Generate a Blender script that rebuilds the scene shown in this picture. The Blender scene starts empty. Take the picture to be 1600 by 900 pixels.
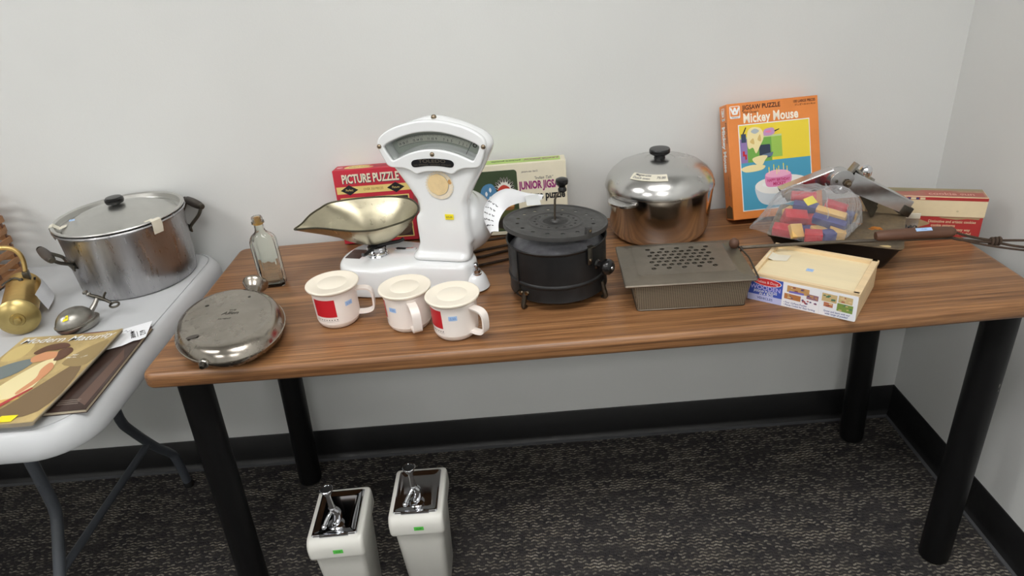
import bpy, bmesh, math, random
from mathutils import Vector, Matrix, noise
PI = math.pi
random.seed(7)
scene = bpy.context.scene
COL = scene.collection

# ------------------------------------------------------------------ camera
cam_data = bpy.data.cameras.new('camera')
cam = bpy.data.objects.new('camera', cam_data)
COL.objects.link(cam)
yaw, pitch, roll = -0.0209, 0.4784, -0.0929
fwd = Vector((math.sin(yaw)*math.cos(pitch), math.cos(yaw)*math.cos(pitch), -math.sin(pitch)))
right0 = Vector((math.cos(yaw), -math.sin(yaw), 0)); up0 = right0.cross(fwd)
rt = right0*math.cos(roll) + up0*math.sin(roll)
upv = -right0*math.sin(roll) + up0*math.cos(roll)
R3 = Matrix((rt, upv, -fwd)).transposed()
cam.matrix_world = Matrix.Translation((0.7372, -1.0893, 1.4233)) @ R3.to_4x4()
cam_data.sensor_width = 36.0
cam_data.lens = 36.0*1078.03/1600.0
cam_data.clip_start = 0.01
scene.camera = cam

# ------------------------------------------------------------------ world, exposure
wd = bpy.data.worlds.new('world'); scene.world = wd; wd.use_nodes = True
wd.node_tree.nodes['Background'].inputs[0].default_value = (0.5, 0.52, 0.55, 1)
wd.node_tree.nodes['Background'].inputs[1].default_value = 0.05
scene.view_settings.view_transform = 'Standard'
scene.view_settings.look = 'None'
scene.view_settings.gamma = 1.0
scene.view_settings.use_curve_mapping = False
scene.view_settings.exposure = 0.0
LAMP_STRENGTH = 15.0
try:
    scene.cycles.use_denoising = True
    scene.cycles.max_bounces = 16; scene.cycles.transmission_bounces = 16
    scene.cycles.transparent_max_bounces = 16
    scene.cycles.sample_clamp_indirect = 6.0
except Exception:
    pass

# ------------------------------------------------------------------ materials
def lin(r, g, b):
    f = lambda v: (v/255/12.92) if v/255 <= 0.04045 else ((v/255+0.055)/1.055)**2.4
    return (f(r), f(g), f(b), 1.0)

class NT:
    def __init__(s, name):
        s.m = bpy.data.materials.new(name); s.m.use_nodes = True
        s.t = s.m.node_tree; s.b = s.t.nodes['Principled BSDF']; s.out = s.t.nodes['Material Output']
    def n(s, typ, **kw):
        x = s.t.nodes.new(typ)
        for k, v in kw.items():
            setattr(x, k, v)
        return x
    def l(s, a, b): s.t.links.new(a, b)
    def coord(s, scale=(1, 1, 1), kind='Object'):
        tc = s.n('ShaderNodeTexCoord'); mp = s.n('ShaderNodeMapping')
        mp.inputs['Scale'].default_value = scale
        s.l(tc.outputs[kind], mp.inputs['Vector']); return mp.outputs[0]
    def noise(s, vec, scale, detail=4, rough=0.6):
        x = s.n('ShaderNodeTexNoise'); x.inputs['Scale'].default_value = scale
        x.inputs['Detail'].default_value = detail; x.inputs['Roughness'].default_value = rough
        s.l(vec, x.inputs['Vector']); return x.outputs['Fac']
    def ramp(s, fac, stops):
        x = s.n('ShaderNodeValToRGB'); e = x.color_ramp.elements
        while len(e) < len(stops): e.new(0.5)
        for i, (p, c) in enumerate(stops):
            e[i].position = p; e[i].color = c if len(c) == 4 else (*c, 1)
        s.l(fac, x.inputs[0]); return x.outputs[0]
    def math(s, op, a, b=None):
        x = s.n('ShaderNodeMath', operation=op)
        for i, v in enumerate((a, b)):
            if v is None: continue
            if isinstance(v, (int, float)): x.inputs[i].default_value = v
            else: s.l(v, x.inputs[i])
        return x.outputs[0]
    def mix(s, fac, a, b):
        x = s.n('ShaderNodeMix', data_type='RGBA')
        for sock, v in ((x.inputs[0], fac), (x.inputs[6], a), (x.inputs[7], b)):
            if isinstance(v, (int, float)): sock.default_value = v
            elif isinstance(v, tuple): sock.default_value = v
            else: s.l(v, sock)
        return x.outputs[2]
    def bump(s, h, strength=0.2, dist=0.001):
        x = s.n('ShaderNodeBump'); x.inputs['Strength'].default_value = strength
        x.inputs['Distance'].default_value = dist
        s.l(h, x.inputs['Height']); s.l(x.outputs[0], s.b.inputs['Normal'])

_M = {}
def mat(name, col, rough=0.5, metal=0.0, vary=0.0, vscale=8.0, rvary=0.0, bump=0.0, bscale=200.0, coat=0.0, stretch=(1, 1, 1), bdist=0.0006, col2=None, spec=None):
    if name in _M: return _M[name]
    k = NT(name); b = k.b
    b.inputs['Base Color'].default_value = col
    b.inputs['Roughness'].default_value = rough
    b.inputs['Metallic'].default_value = metal
    if spec is not None: b.inputs['Specular IOR Level'].default_value = spec
    if coat: b.inputs['Coat Weight'].default_value = coat; b.inputs['Coat Roughness'].default_value = 0.05
    if vary or rvary or bump or col2:
        v = k.coord(stretch)
        f = k.noise(v, vscale, 6, 0.65)
        if col2 is not None:
            k.l(k.ramp(f, [(0.42, col), (0.62, col2)]), b.inputs['Base Color'])
        elif vary:
            lo = tuple(c*(1-vary) for c in col[:3]); hi = tuple(min(1, c*(1+vary)) for c in col[:3])
            k.l(k.ramp(f, [(0.3, lo), (0.7, hi)]), b.inputs['Base Color'])
        if rvary:
            f2 = k.noise(v, vscale*2.3, 5, 0.7)
            mr = k.n('ShaderNodeMapRange'); k.l(f2, mr.inputs[0])
            mr.inputs[1].default_value = 0.3; mr.inputs[2].default_value = 0.7
            mr.inputs[3].default_value = max(0.02, rough-rvary); mr.inputs[4].default_value = rough+rvary
            k.l(mr.outputs[0], b.inputs['Roughness'])
        if bump:
            k.bump(k.noise(k.coord(), bscale, 3), bump, bdist)
    _M[name] = k.m
    return k.m

def make_wood_laminate(name='wood_laminate', dark=lin(92, 61, 38), mid=lin(136, 95, 61), light=lin(172, 126, 84), rough=0.36):
    k = NT(name)
    v = k.coord((1, 1, 1))
    tc = k.coord((0.9, 30, 30)); tc2 = k.coord((1.6, 92, 92)); tc3 = k.coord((3, 210, 210))
    a = k.noise(tc, 1.6, 6, 0.65); b = k.noise(tc2, 1.3, 5, 0.7); c = k.noise(tc3, 1.2, 3, 0.7)
    f = k.math('ADD', k.math('MULTIPLY', a, 0.28), k.math('ADD', k.math('MULTIPLY', b, 0.38), k.math('MULTIPLY', c, 0.34)))
    col = k.ramp(f, [(0.39, dark), (0.50, mid), (0.60, light)])
    k.l(col, k.b.inputs['Base Color'])
    k.b.inputs['Roughness'].default_value = rough
    k.bump(c, 0.12, 0.0004)
    return k.m

def make_carpet():
    k = NT('carpet_tile')
    tc = k.n('ShaderNodeTexCoord'); sep = k.n('ShaderNodeSeparateXYZ'); k.l(tc.outputs['Object'], sep.inputs[0])
    row = k.math('FLOOR', k.math('DIVIDE', sep.outputs[1], 0.0098))
    par = k.math('MULTIPLY', k.math('MODULO', row, 2.0), 0.5)
    wig = k.math('MULTIPLY', k.math('SINE', k.math('MULTIPLY', sep.outputs[0], 300.0)), 0.18)
    uu = k.math('ADD', k.math('DIVIDE', sep.outputs[0], 0.0105), par)
    vv = k.math('ADD', k.math('DIVIDE', sep.outputs[1], 0.0098), wig)
    cu = k.math('FLOOR', uu); cv = k.math('FLOOR', vv)
    fu = k.math('FRACT', uu); fv = k.math('FRACT', vv)
    cmb = k.n('ShaderNodeCombineXYZ'); k.l(cu, cmb.inputs[0]); k.l(cv, cmb.inputs[1])
    wn = k.n('ShaderNodeTexWhiteNoise', noise_dimensions='2D'); k.l(cmb.outputs[0], wn.inputs['Vector'])
    big = k.noise(k.coord((3.0, 9, 1)), 1.6, 3, 0.6)
    med = k.noise(k.coord((14, 34, 1)), 1.2, 2, 0.5)
    dens = k.math('ADD', k.math('MULTIPLY', big, 1.3), k.math('MULTIPLY', med, 0.9))
    fac = k.math('SUBTRACT', k.math('ADD', k.math('MULTIPLY', wn.outputs['Value'], 0.75), dens), 1.33)
    on = k.n('ShaderNodeMapRange'); k.l(fac, on.inputs[0]); on.inputs[1].default_value = 0.0; on.inputs[2].default_value = 0.8
    # shape of a loop inside its cell
    du = k.math('ABSOLUTE', k.math('SUBTRACT', fu, 0.5)); dv = k.math('ABSOLUTE', k.math('SUBTRACT', fv, 0.5))
    msk = k.n('ShaderNodeMapRange'); k.l(k.math('MAXIMUM', du, k.math('MULTIPLY', dv, 1.75)), msk.inputs[0])
    msk.inputs[1].default_value = 0.52; msk.inputs[2].default_value = 0.34
    m = k.math('MULTIPLY', on.outputs[0], msk.outputs[0])
    base = k.ramp(k.math('ADD', k.math('MULTIPLY', k.noise(k.coord((5, 16, 1)), 2, 3), .5), k.math('MULTIPLY', k.noise(k.coord((130, 170, 1)), 1, 2), .5)), [(0.35, lin(44, 43, 46)), (0.65, lin(70, 67, 65))])
    tan = k.mix(wn.outputs['Value'], lin(196, 184, 160), lin(150, 144, 134))
    k.l(k.mix(m, base, tan), k.b.inputs['Base Color'])
    k.b.inputs['Roughness'].default_value = 0.95
    k.b.inputs['Specular IOR Level'].default_value = 0.1
    k.bump(k.math('ADD', msk.outputs[0], m), 0.6, 0.0025)
    return k.m

def make_wall():
    k = NT('wall_paint')
    v = k.coord()
    k.l(k.ramp(k.noise(v, 1.3, 3), [(0.3, lin(217, 218, 216)), (0.7, lin(224, 225, 223))]), k.b.inputs['Base Color'])
    k.b.inputs['Roughness'].default_value = 0.55
    k.b.inputs['Specular IOR Level'].default_value = 0.25
    k.bump(k.noise(v, 230, 3), 0.25, 0.001)
    return k.m

def make_screen():
    k = NT('woven_wire_screen')
    tc = k.n('ShaderNodeTexCoord'); sep = k.n('ShaderNodeSeparateXYZ'); k.l(tc.outputs['Object'], sep.inputs[0])
    ge = k.n('ShaderNodeNewGeometry'); sn = k.n('ShaderNodeSeparateXYZ'); k.l(ge.outputs['Normal'], sn.inputs[0])
    side = k.math('GREATER_THAN', k.math('ABSOLUTE', sn.outputs[0]), k.math('ABSOLUTE', sn.outputs[1]))
    hx = k.math('ADD', k.math('MULTIPLY', sep.outputs[1], side), k.math('MULTIPLY', sep.outputs[0], k.math('SUBTRACT', 1.0, side)))
    fu = k.math('FRACT', k.math('DIVIDE', hx, 0.0034)); fv = k.math('FRACT', k.math('DIVIDE', sep.outputs[2], 0.0034))
    hole = k.math('MULTIPLY', k.math('GREATER_THAN', fu, 0.42), k.math('GREATER_THAN', fv, 0.42))
    k.l(k.mix(hole, lin(150, 140, 122), lin(34, 31, 27)), k.b.inputs['Base Color'])
    k.b.inputs['Roughness'].default_value = 0.55; k.b.inputs['Metallic'].default_value = 0.4
    return k.m

def make_glass(name, col=(0.96, 0.97, 0.94, 1), rough=0.02):
    k = NT(name)
    k.b.inputs['Base Color'].default_value = col
    k.b.inputs['Transmission Weight'].default_value = 1.0
    k.b.inputs['Roughness'].default_value = rough
    k.b.inputs['IOR'].default_value = 1.45
    return k.m

def make_film():
    k = NT('clear_plastic_film')
    tr = k.n('ShaderNodeBsdfTransparent'); tr.inputs[0].default_value = (0.97, 0.97, 0.97, 1)
    k.b.inputs['Base Color'].default_value = (0.85, 0.86, 0.88, 1); k.b.inputs['Roughness'].default_value = 0.14
    k.bump(k.noise(k.coord(), 46, 4, 0.65), 1.0, 0.03)
    lw = k.n('ShaderNodeLayerWeight'); lw.inputs['Blend'].default_value = 0.35
    f = k.math('ADD', k.math('MULTIPLY', lw.outputs['Facing'], 0.45), 0.13)
    mx = k.n('ShaderNodeMixShader'); k.l(f, mx.inputs[0]); k.l(tr.outputs[0], mx.inputs[1]); k.l(k.b.outputs[0], mx.inputs[2])
    k.l(mx.outputs[0], k.out.inputs[0])
    return k.m

def make_pane():
    k = NT('thin_glass_pane')
    tr = k.n('ShaderNodeBsdfTransparent'); tr.inputs[0].default_value = (0.97, 0.98, 0.97, 1)
    gl = k.n('ShaderNodeBsdfGlossy'); gl.inputs['Roughness'].default_value = 0.03
    lw = k.n('ShaderNodeLayerWeight'); lw.inputs['Blend'].default_value = 0.25
    mx = k.n('ShaderNodeMixShader'); k.l(k.math('ADD', k.math('MULTIPLY', lw.outputs['Fresnel'], 0.6), 0.03), mx.inputs[0])
    k.l(tr.outputs[0], mx.inputs[1]); k.l(gl.outputs[0], mx.inputs[2]); k.l(mx.outputs[0], k.out.inputs[0])
    return k.m

def make_emit(name, col, strength):
    k = NT(name)
    k.b.inputs['Base Color'].default_value = (0.9, 0.9, 0.9, 1)
    k.b.inputs['Emission Color'].default_value = col
    k.b.inputs['Emission Strength'].default_value = strength
    return k.m

M_WALL = make_wall(); M_CARPET = make_carpet(); M_WOOD = make_wood_laminate()
M_FILM = make_film(); M_PANE = make_pane(); M_SCREEN = make_screen()
M_BOTTLE = make_glass('old_bottle_glass', (0.93, 0.95, 0.90, 1))
M_CEIL = mat('ceiling_tile', lin(228, 228, 225), 0.9, vary=0.04, vscale=60)
M_BASE = mat('black_rubber_base', lin(17, 17, 18), 0.45, vary=0.3, vscale=20, rvary=0.1)
M_LIP = mat('rubber_toe_lip', lin(74, 75, 78), 0.5, vary=0.2)
M_BLKLEG = mat('black_powder_coat', lin(13, 13, 14), 0.45, spec=0.3, vary=0.2, vscale=30, bump=0.1, bscale=500)
M_SCUFF = mat('scuffed_grey', lin(120, 118, 112), 0.6, vary=0.4, vscale=120)
M_PLAST = mat('grey_white_plastic', lin(196, 198, 200), 0.42, vary=0.03, vscale=3, bump=0.15, bscale=700)
M_GREYLEG = mat('grey_powder_coat', lin(72, 76, 82), 0.42, vary=0.1, vscale=40, bump=0.1, bscale=600)
M_RUB = mat('black_rubber', lin(16, 16, 16), 0.6)
M_ALU = mat('worn_aluminium', lin(172, 171, 172), 0.33, 1.0, vary=0.15, vscale=7, rvary=0.14, bump=0.1, bscale=70, stretch=(3.5, 3.5, 0.6))
M_ALULID = mat('worn_aluminium_lid', lin(205, 204, 200), 0.36, 1.0, vary=0.08, vscale=7, rvary=0.08, bump=0.08, bscale=90)
M_MAGNA = mat('polished_cast_aluminium', lin(208, 205, 202), 0.16, 1.0, vary=0.07, vscale=6, rvary=0.05, stretch=(2, 2, 0.6))
M_MAGNALID = mat('satin_cast_aluminium', lin(206, 205, 203), 0.24, 1.0, vary=0.05, vscale=6, rvary=0.06)
M_PEWTER = mat('old_nickel_plate', lin(160, 153, 143), 0.24, 1.0, vary=0.2, vscale=12, rvary=0.1)
M_DULLP = mat('dull_pewter', lin(160, 157, 150), 0.36, 1.0, vary=0.22, vscale=22, rvary=0.1)
M_DARKP = mat('tarnished_metal', lin(96, 92, 84), 0.4, 1.0, vary=0.3, vscale=30)
M_CHROME = mat('chrome', lin(225, 226, 230), 0.05, 1.0)
M_STEEL = mat('bright_steel', lin(205, 205, 206), 0.17, 1.0, vary=0.06, vscale=14, rvary=0.05)
M_SCREWH = mat('aged_screw_head', lin(150, 135, 115), 0.25, 1.0, vary=0.2, vscale=80)
M_SCOOP = mat('worn_nickel_brass', lin(200, 192, 166), 0.33, 1.0, vary=0.12, vscale=14, rvary=0.09)
M_SCOOPRIM = mat('dark_scoop_rim', lin(92, 88, 74), 0.4, 1.0, vary=0.2, vscale=30)
M_ENAMEL = mat('white_enamel', lin(236, 238, 239), 0.12, 0, vary=0.015, vscale=5, coat=0.6)
M_BRASS = mat('brass', lin(206, 174, 112), 0.34, 1.0, vary=0.14, vscale=12, rvary=0.08)
M_BRASSD = mat('dull_brass', lin(180, 160, 106), 0.36, 1.0, vary=0.15, vscale=16, rvary=0.08)
M_BAKE = mat('black_bakelite', lin(20, 19, 19), 0.22, vary=0.1)
M_OLDWOOD = mat('weathered_dark_handle', lin(66, 58, 52), 0.55, vary=0.3, vscale=20, stretch=(1, 1, 6))
M_BLKTIN = mat('blackened_tin', lin(34, 34, 35), 0.42, 0.35, vary=0.3, vscale=14, rvary=0.1)
M_BLKLID = mat('blackened_tin_lid', lin(66, 65, 64), 0.5, 0.3, vary=0.25, vscale=18, rvary=0.1)
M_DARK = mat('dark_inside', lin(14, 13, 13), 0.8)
M_MICA = mat('grey_ash_sheet', lin(150, 150, 156), 0.5, 0.3, vary=0.3, vscale=40)
M_TINLID = mat('aged_tin', lin(116, 108, 96), 0.38, 0.6, vary=0.16, vscale=11, rvary=0.1)
M_WIRE = mat('aged_wire', lin(86, 78, 68), 0.4, 0.7, vary=0.25, vscale=40)
M_RUSTTOP = mat('rusty_sheet', lin(98, 86, 70), 0.55, 0.3, vscale=16, col2=lin(132, 114, 88), rvary=0.1)
M_RUSTSPOT = mat('orange_rust', lin(190, 118, 40), 0.7, vary=0.3, vscale=60)
M_PAN = mat('black_pan', lin(22, 22, 23), 0.45, 0.3, vary=0.3, vscale=20)
M_GRIP = mat('worn_brown_grip', lin(92, 62, 46), 0.55, vary=0.25, vscale=20, stretch=(0.3, 3, 3))
M_CORD = mat('brown_cord', lin(66, 50, 38), 0.8, vary=0.3, vscale=90)
M_PINE = mat('pale_pine', lin(226, 200, 158), 0.5, vary=0.1, vscale=6, stretch=(1, 9, 9))
M_PINETOP = mat('pale_plywood', lin(232, 216, 178), 0.45, vary=0.05, vscale=5, stretch=(1, 6, 6))
M_CREAMLID = mat('cream_plastic', lin(242, 233, 216), 0.35, vary=0.02)
M_MUG = mat('white_plastic', lin(244, 235, 228), 0.28, vary=0.015)
M_RED = mat('print_red', lin(196, 30, 42), 0.4)
M_PUZRED = mat('box_red', lin(196, 44, 62), 0.45, vary=0.08, vscale=14)
M_CREAM = mat('box_cream', lin(232, 224, 200), 0.5, vary=0.05, vscale=10)
M_ORANGE = mat('box_orange', lin(230, 138, 66), 0.42, vary=0.06, vscale=12)
M_COOKRED = mat('cookie_box_red', lin(178, 52, 50), 0.5, vary=0.1, vscale=14)
M_COOKTAN = mat('cookie_box_tan', lin(232, 214, 176), 0.55, vary=0.07, vscale=9)
M_COOKTOP = mat('cookie_box_faded_top', lin(168, 104, 90), 0.55, vscale=9, col2=lin(176, 160, 128))
M_KRAFT = mat('bare_cardboard', lin(176, 150, 112), 0.7, vary=0.12, vscale=30)
def P(name, r, g, b, rough=0.5): return mat('print_'+name, lin(r, g, b), rough)
M_WHITE = P('white', 240, 240, 238); M_BLACK = P('black', 24, 24, 26); M_YEL = P('yellow', 244, 226, 30)
M_SKYB = P('pale_blue', 168, 200, 240); M_GREEN = P('green', 96, 206, 84); M_NAVY = P('navy', 40, 60, 140)
M_PINK = P('pink', 226, 140, 184); M_INK = P('ink', 60, 62, 76); M_TAN = P('tan', 222, 196, 140)
M_PAPER = mat('white_paper', lin(238, 239, 242), 0.7, vary=0.02, vscale=20)
M_TAPE = mat('cream_tape', lin(228, 222, 204), 0.4)
M_CLTAPE = mat('clear_tape', lin(214, 216, 216), 0.25)

# ------------------------------------------------------------------ mesh building
I4 = Matrix.Identity(4)
def T_(x=0, y=0, z=0): return Matrix.Translation((x, y, z))
def RX(a): return Matrix.Rotation(a, 4, 'X')
def RY(a): return Matrix.Rotation(a, 4, 'Y')
def RZ(a): return Matrix.Rotation(a, 4, 'Z')
FRONT = RX(PI/2)                      # XY drawing -> faces -Y

class MB:
    def __init__(s): s.v = []; s.f = []; s.mi = []; s.mats = []
    def _m(s, m):
        if m not in s.mats: s.mats.append(m)
        return s.mats.index(m)
    def add(s, verts, faces, m, xf=I4):
        o = len(s.v); i = s._m(m)
        s.v += [tuple(xf @ Vector(p)) for p in verts]
        s.f += [tuple(o+k for k in f) for f in faces]; s.mi += [i]*len(faces)
        return s
    def bm(s, b, m, xf=I4):
        b.verts.ensure_lookup_table(); b.verts.index_update()
        s.add([v.co.copy() for v in b.verts], [[v.index for v in f.verts] for f in b.faces], m, xf); b.free(); return s
    def box(s, c, size, m, xf=I4, bevel=0.0, seg=2, taper=None):
        b = bmesh.new(); bmesh.ops.create_cube(b, size=1.0)
        for v in b.verts:
            k = 1.0
            if taper and v.co.z < 0: k = taper
            v.co = Vector((c[0]+v.co.x*size[0]*k, c[1]+v.co.y*size[1]*k, c[2]+v.co.z*size[2]))
        if bevel: bmesh.ops.bevel(b, geom=list(b.edges), offset=bevel, segments=seg, profile=0.5, affect='EDGES')
        return s.bm(b, m, xf)
    def lathe(s, prof, m, n=48, xf=I4, sx=1.0, sy=1.0):
        v = []; f = []; k = len(prof); idx = []
        for r, z in prof:
            if r < 1e-6: idx.append([len(v)]); v.append((0, 0, z))
            else:
                idx.append(list(range(len(v), len(v)+n)))
                for i in range(n):
                    a = 2*PI*i/n; v.append((r*math.cos(a)*sx, r*math.sin(a)*sy, z))
        for j in range(k-1):
            A, B = idx[j], idx[j+1]
            for i in range(n):
                i2 = (i+1) % n
                if len(A) == 1 and len(B) == 1: continue
                if len(A) == 1: f.append((A[0], B[i2], B[i]))
                elif len(B) == 1: f.append((A[i], A[i2], B[0]))
                else: f.append((A[i], A[i2], B[i2], B[i]))
        return s.add(v, f, m, xf)
    def tube(s, pts, r, m, n=12, closed=False, xf=I4, smooth=0, caps=True):
        pts = [Vector(p) for p in pts]
        if smooth: pts, r = catmull(pts, smooth, closed, r)
        N = len(pts); rr = r if isinstance(r, (list, tuple)) else [r]*N
        tang = []
        for i in range(N):
            if closed: t = pts[(i+1) % N]-pts[i-1]
            else: t = pts[min(i+1, N-1)]-pts[max(i-1, 0)]
            tang.append(t.normalized())
        u = tang[0].orthogonal().normalized(); v = []; f = []
        for i in range(N):
            u = (u - tang[i]*u.dot(tang[i])).normalized(); w = tang[i].cross(u)
            for j in range(n):
                a = 2*PI*j/n; v.append(pts[i]+(u*math.cos(a)+w*math.sin(a))*rr[i])
        for i in range(N if closed else N-1):
            a0 = i*n; b0 = ((i+1) % N)*n
            for j in range(n): j2 = (j+1) % n; f.append((a0+j, a0+j2, b0+j2, b0+j))
        if not closed and caps:
            f.append(tuple(range(n-1, -1, -1))); f.append(tuple((N-1)*n+j for j in range(n)))
        return s.add(v, f, m, xf)
    def ring(s, R, r, m, xf=I4, n=48, k=8, sx=1, sy=1):
        return s.tube([(R*math.cos(2*PI*i/n)*sx, R*math.sin(2*PI*i/n)*sy, 0) for i in range(n)], r, m, k, True, xf)
    def loops(s, loops, m, xf=I4, cap0=True, cap1=True):
        n = len(loops[0]); v = [p for L in loops for p in L]; f = []
        for a in range(len(loops)-1):
            for j in range(n):
                j2 = (j+1) % n; f.append((a*n+j, a*n+j2, (a+1)*n+j2, (a+1)*n+j))
        if cap0: f.append(tuple(range(n-1, -1, -1)))
        if cap1: f.append(tuple((len(loops)-1)*n+j for j in range(n)))
        return s.add(v, f, m, xf)
    def grid(s, fn, nu, nv, m, xf=I4):
        v = [fn(i/nu, j/nv) for j in range(nv+1) for i in range(nu+1)]
        f = [(j*(nu+1)+i, j*(nu+1)+i+1, (j+1)*(nu+1)+i+1, (j+1)*(nu+1)+i) for j in range(nv) for i in range(nu)]
        return s.add(v, f, m, xf)
    def poly(s, pts, m, xf=I4, off=0.0):
        return s.add([(p[0], p[1], off) for p in pts], [tuple(range(len(pts)))], m, xf)
    def rect(s, x0, y0, x1, y1, m, xf=I4, off=0.0): return s.poly([(x0, y0), (x1, y0), (x1, y1), (x0, y1)], m, xf, off)
    def disc(s, x, y, rx, ry, m, xf=I4, off=0.0, n=24): return s.poly([(x+rx*math.cos(2*PI*i/n), y+ry*math.sin(2*PI*i/n)) for i in range(n)], m, xf, off)
    def mesh(s, me, m, xf=I4): return s.add([v.co.copy() for v in me.vertices], [tuple(p.vertices) for p in me.polygons], m, xf)
    def plate(s, outlines, m, depth=0.0, bevel=0.0, xf=I4):
        cu = bpy.data.curves.new('tmp', 'CURVE'); cu.dimensions = '2D'; cu.fill_mode = 'BOTH'
        cu.extrude = max(0.0, depth/2-bevel); cu.bevel_depth = bevel; cu.bevel_resolution = 2
        for io, o in enumerate(outlines):
            if bevel and bevel < .01:
                ar = sum(o[i-1][0]*o[i][1]-o[i][0]*o[i-1][1] for i in range(len(o)))
                if ar < 0: o = o[::-1]
                o = inset(o, bevel if io == 0 else -bevel)
            sp = cu.splines.new('POLY'); sp.points.add(len(o)-1); sp.use_cyclic_u = True
            for i, p in enumerate(o): sp.points[i].co = (p[0], p[1], 0, 1)
        ob = bpy.data.objects.new('tmp', cu); me = ob.to_mesh()
        s.mesh(me, m, xf); ob.to_mesh_clear(); bpy.data.objects.remove(ob); bpy.data.curves.remove(cu); return s
    def text(s, body, size, m, x=0, y=0, xf=I4, off=0.0004, align='CENTER', sx=1.0, bold=0.0, shear=0.0, spacing=1.0, wrap=None, rot=0.0):
        cu = bpy.data.curves.new('tmp', 'FONT'); cu.body = body; cu.size = size; cu.align_x = align; cu.align_y = 'CENTER'
        cu.offset = bold*size; cu.shear = shear; cu.space_character = spacing; cu.resolution_u = 3
        ob = bpy.data.objects.new('tmp', cu); me = ob.to_mesh()
        c, sn = math.cos(rot), math.sin(rot); vs = []
        for v in me.vertices:
            px, py = v.co.x*sx, v.co.y
            p = Vector((x+px*c-py*sn, y+px*sn+py*c, off)); vs.append(wrap(p) if wrap else p)
        s.add(vs, [tuple(p.vertices) for p in me.polygons], m, xf)
        ob.to_mesh_clear(); bpy.data.objects.remove(ob); bpy.data.curves.remove(cu); return s
    def obj(s, name, parent=None, angle=38, smooth=True):
        me = bpy.data.meshes.new(name); me.from_pydata(s.v, [], s.f)
        for m in s.mats: me.materials.append(m)
        me.polygons.foreach_set('material_index', s.mi)
        if smooth:
            me.polygons.foreach_set('use_smooth', [True]*len(s.f)); me.set_sharp_from_angle(angle=math.radians(angle))
        me.update()
        o = bpy.data.objects.new(name, me); COL.objects.link(o)
        if parent: o.parent = parent
        return o

def catmull(pts, k, closed=False, r=None):
    N = len(pts); out = []; ro = []
    seg = N if closed else N-1
    g = (lambda i: pts[i % N]) if closed else (lambda i: pts[min(max(i, 0), N-1)])
    for i in range(seg):
        p0, p1, p2, p3 = g(i-1), g(i), g(i+1), g(i+2)
        for j in range(k):
            t = j/k
            out.append(0.5*((2*p1)+(-p0+p2)*t+(2*p0-5*p1+4*p2-p3)*t*t+(-p0+3*p1-3*p2+p3)*t**3))
            if isinstance(r, (list, tuple)): ro.append(r[i]*(1-t)+r[(i+1) % N]*t)
    if not closed:
        out.append(pts[-1])
        if isinstance(r, (list, tuple)): ro.append(r[-1])
    return out, (ro if isinstance(r, (list, tuple)) else r)
def smooth2(pts, k=6): return [tuple(p[:2]) for p in catmull([Vector((a, b, 0)) for a, b in pts], k, True)[0]]
def rrect(x0, y0, x1, y1, r, n=6):
    o = []
    for cx, cy, a0 in ((x1-r, y0+r, -PI/2), (x1-r, y1-r, 0), (x0+r, y1-r, PI/2), (x0+r, y0+r, PI)):
        for i in range(n+1): a = a0+PI/2*i/n; o.append((cx+r*math.cos(a), cy+r*math.sin(a)))
    return o
def inset(loop, d):
    n = len(loop); o = []
    for i in range(n):
        a = Vector(loop[i-1]); b = Vector(loop[i]); c = Vector(loop[(i+1) % n])
        e1 = (b-a); e2 = (c-b); e1 = e1.normalized() if e1.length > 1e-9 else e2.normalized(); e2 = e2.normalized() if e2.length > 1e-9 else e1
        nn = Vector((-e1.y-e2.y, e1.x+e2.x)); L = nn.length
        nn = nn/L if L > 1e-6 else Vector((0, 0)); k = 1/max(0.5, nn.dot(Vector((-e1.y, e1.x))))
        o.append((b.x+nn.x*d*k, b.y+nn.y*d*k))
    return o
def circle(r, n=20, cx=0, cy=0): return [(cx+r*math.cos(2*PI*i/n), cy+r*math.sin(2*PI*i/n)) for i in range(n)]
def lvl(loop, z): return [(p[0], p[1], z) for p in loop]

def tag(o, label=None, cat=None, group=None, kind=None):
    if label: o['label'] = label
    if cat: o['category'] = cat
    if group: o['group'] = group
    if kind: o['kind'] = kind
    return o
def thing(name, label, cat, loc=(0, 0, 0), rot=(0, 0, 0), group=None):
    o = bpy.data.objects.new(name, None); COL.objects.link(o); o.empty_display_size = 0.05
    o.location = loc; o.rotation_euler = rot
    return tag(o, label, cat, group)
def copy_tree(root, loc, rot, label):
    r = root.copy(); COL.objects.link(r); r.location = loc; r.rotation_euler = rot; r['label'] = label
    for ch in list(root.children):
        c = ch.copy(); COL.objects.link(c); c.parent = r
        for g in ch.children:
            d = g.copy(); COL.objects.link(d); d.parent = c
    return r

# ------------------------------------------------------------------ room
TOP = 0.74
YB, XR, XL, YF, ZC = 0.606, 1.828, -3.0, -4.2, 2.75
def struct(mb, name): return tag(mb.obj(name, smooth=False), kind='structure')
struct(MB().box(((XL+XR)/2, (YF+YB)/2, -0.05), (XR-XL+0.2, YB-YF+0.2, 0.1), M_CARPET), 'floor')
struct(MB().box(((XL+XR)/2, (YF+YB)/2, ZC+0.05), (XR-XL+0.2, YB-YF+0.2, 0.1), M_CEIL), 'ceiling')
struct(MB().box(((XL+XR)/2, YB+0.05, ZC/2), (XR-XL+0.2, 0.1, ZC), M_WALL), 'wall_back')
struct(MB().box((XR+0.05, (YF+YB)/2, ZC/2), (0.1, YB-YF, ZC), M_WALL), 'wall_right')
struct(MB().box((XL-0.05, (YF+YB)/2, ZC/2), (0.1, YB-YF, ZC), M_WALL), 'wall_left')
struct(MB().box(((XL+XR)/2, YF-0.05, ZC/2), (XR-XL+0.2, 0.1, ZC), M_WALL), 'wall_front')
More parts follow.
